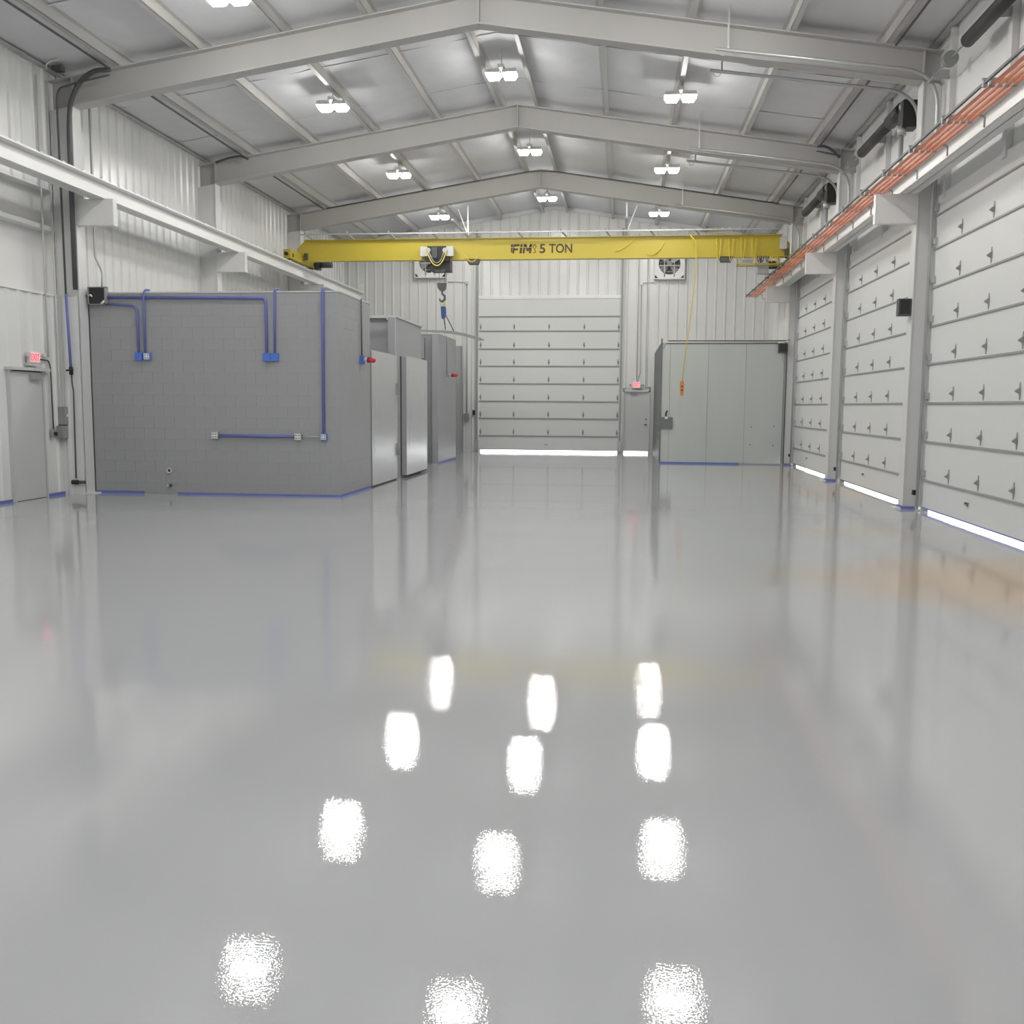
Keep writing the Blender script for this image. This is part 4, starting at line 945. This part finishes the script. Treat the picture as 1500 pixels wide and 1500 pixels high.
# bracing at the far bay
for (x, lab) in ((-5.25, 'left'), (-0.02, 'right')):
    t = thing('door_track_brace', (x, 33.0, 7.3), 'white V shaped steel hanger, %s of the two near the far wall' % lab, 'hanger', 'steel hangers above the far door')
    s = -1 if lab == 'left' else 1
    MB().bar((x, 33.0, 7.30), (x + s * 0.33, 33.0, roof(x + s * 0.33) - 0.15), 0.06, 0.03).build('diagonal', FRAME, t)
    MB().bar((x, 33.0, 7.25), (x, 33.0, roof(x) - 0.1), 0.05, 0.05).build('upright', BEAMW, t)
    MB().box(x - 0.04, x + 0.04, 30.0, YF - 0.1, 7.22, 7.28).build('track_rail', TRACK, t)

# ------------------------------------------------------------------ exhaust fans
def fan(x0, x1, z0, z1, label, ang):
    cx, cz = (x0 + x1) / 2, (z0 + z1) / 2; hw = (x1 - x0) / 2; y0 = YF - 0.30; y1 = YF - 0.034
    t = thing('exhaust_fan', (cx, YF, cz), label, 'fan', 'exhaust fans in the far wall')
    n = 24; R = hw * 0.76
    # square face with a round hole
    outer, inner = [], []
    for i in range(n):
        a = 2 * math.pi * (i + 0.5) / n; c, s = math.cos(a), math.sin(a); k = hw / max(abs(c), abs(s))
        outer.append((cx + c * k, cz + s * k)); inner.append((cx + c * R, cz + s * R))
    mb = MB(); vs = [(p[0], y0, p[1]) for p in outer] + [(p[0], y0, p[1]) for p in inner] + [(p[0], y1, p[1]) for p in inner]
    fs = [(i, (i+1) % n, n + (i+1) % n, n + i) for i in range(n)] + [(n + i, n + (i+1) % n, 2*n + (i+1) % n, 2*n + i) for i in range(n)]
    mb._add(vs, fs)
    mb.box(x0 - 0.03, x0, y0 - 0.02, y1, z0 - 0.03, z1 + 0.03).box(x1, x1 + 0.03, y0 - 0.02, y1, z0 - 0.03, z1 + 0.03).box(x0, x1, y0 - 0.02, y1, z0 - 0.03, z0).box(x0, x1, y0 - 0.02, y1, z1, z1 + 0.03)
    mb.build('housing', WALLF, t)
    MB().box(x0, x1, y1 - 0.02, y1, z0, z1).build('shutter', DGREY, t)
    for i in range(6): MB().box(x0 + 0.05, x1 - 0.05, y1 - 0.04, y1 - 0.02, z0 + (i + 0.5) * (z1 - z0) / 6 - 0.01, z0 + (i + 0.5) * (z1 - z0) / 6 + 0.02).build('louvre', MGREY, t)
    for k in range(4):
        a = ang + k * math.pi / 2; c, s = math.cos(a), math.sin(a)
        def P(r, w_, dy): return (cx + c * r - s * w_, y0 + 0.12 + dy, cz + s * r + c * w_)
        MB()._add([P(0.06, -0.04, -0.02), P(R * 0.93, -0.13, -0.04), P(R * 0.93, 0.13, 0.04), P(0.06, 0.04, 0.02), P(0.06, -0.04, -0.012), P(R * 0.93, -0.13, -0.032), P(R * 0.93, 0.13, 0.048), P(0.06, 0.04, 0.028)], [(0,1,2,3),(7,6,5,4),(0,4,5,1),(1,5,6,2),(2,6,7,3),(3,7,4,0)]).build('blade', HARD, t)
    MB().cyl((cx, y0 + 0.03, cz), (cx, y0 + 0.2, cz), 0.09, 16).build('motor', MGREY, t)
    for dx in (-0.17, 0.17): MB().box(cx + dx - 0.015, cx + dx + 0.015, y0 + 0.0, y0 + 0.03, z0 + 0.04, z1 - 0.04).build('guard_bar', CAPL, t)
    MB().box(cx - hw * 0.7, cx + hw * 0.7, y0 + 0.01, y0 + 0.03, cz - 0.08, cz - 0.05).build('guard_bar', CAPL, t)
fan(-7.55, -6.46, 6.26, 7.35, 'white wall exhaust fan behind the hoist, left of the far door', 0.4)
fan(1.00, 2.00, 6.15, 7.15, 'white wall exhaust fan right of the far door', 0.75)

# far wall electrics
ye = YF - 0.045
t = thing('conduit_box', (-5.70, ye, 6.05), 'small junction box left of the far overhead door', 'box')
MB().box(-5.76, -5.66, ye - 0.04, ye, 6.02, 6.12).build('case', HARD, t)
conduit('thin_conduit', 'thin level conduit from the left fan to its junction box', [(-6.44, ye, 6.10), (-6.1, ye, 6.11), (-5.76, ye, 6.07)], 0.014, PIPE)
conduit('wall_conduit', 'upright conduit left of the far door, ending in a grey box', [(-5.71, ye, 6.02), (-5.70, ye, 1.40)], 0.016, PIPE)
t = thing('switch_box', (-5.70, ye, 1.2), 'grey switch box low left of the far overhead door', 'box')
MB().box(-5.79, -5.61, ye - 0.10, ye, 1.20, 1.38).prism([(-5.77, 1.20), (-5.63, 1.20), (-5.66, 1.12), (-5.74, 1.12)], 'Y', ye - 0.09, ye).build('case', MGREY, t)
t = thing('push_button', (-5.42, ye, 1.3), 'black push button station against the far door track', 'switch')
MB().box(-5.47, -5.38, ye - 0.16, ye - 0.08, 1.32, 1.50).build('case', BLACK, t); MB().bar((-5.53, ye - 0.1, 1.28), (-5.42, ye - 0.1, 1.28), 0.03, 0.03).build('arm', MGREY, t)
t = thing('conduit_box', (0.56, ye, 6.0), 'small white junction box left of the right fan', 'box')
MB().box(0.49, 0.60, ye - 0.05, ye, 5.95, 6.06).build('case', WPLAST, t)
conduit('thin_conduit', 'thin level conduit from the right fan to its junction box', [(0.60, ye, 6.02), (0.98, ye, 6.02)], 0.012, PIPE)
conduit('wall_conduit', 'upright conduit from the white junction box to the far EXIT sign', [(0.545, ye, 5.95), (0.56, ye, 2.85), (0.46, ye, 2.60), (0.46, ye, 2.54)], 0.014, PIPE, rad=0.05)
conduit('wall_conduit', 'straight conduit left of the bent one above the far EXIT sign', [(0.44, ye, 7.2), (0.44, ye, 2.66)], 0.012, PIPE)
conduit('wall_conduit', 'straight conduit right of the far EXIT sign', [(0.76, ye, 7.2), (0.76, ye, 2.36), (0.95, ye, 2.36)], 0.012, PIPE, rad=0.04)
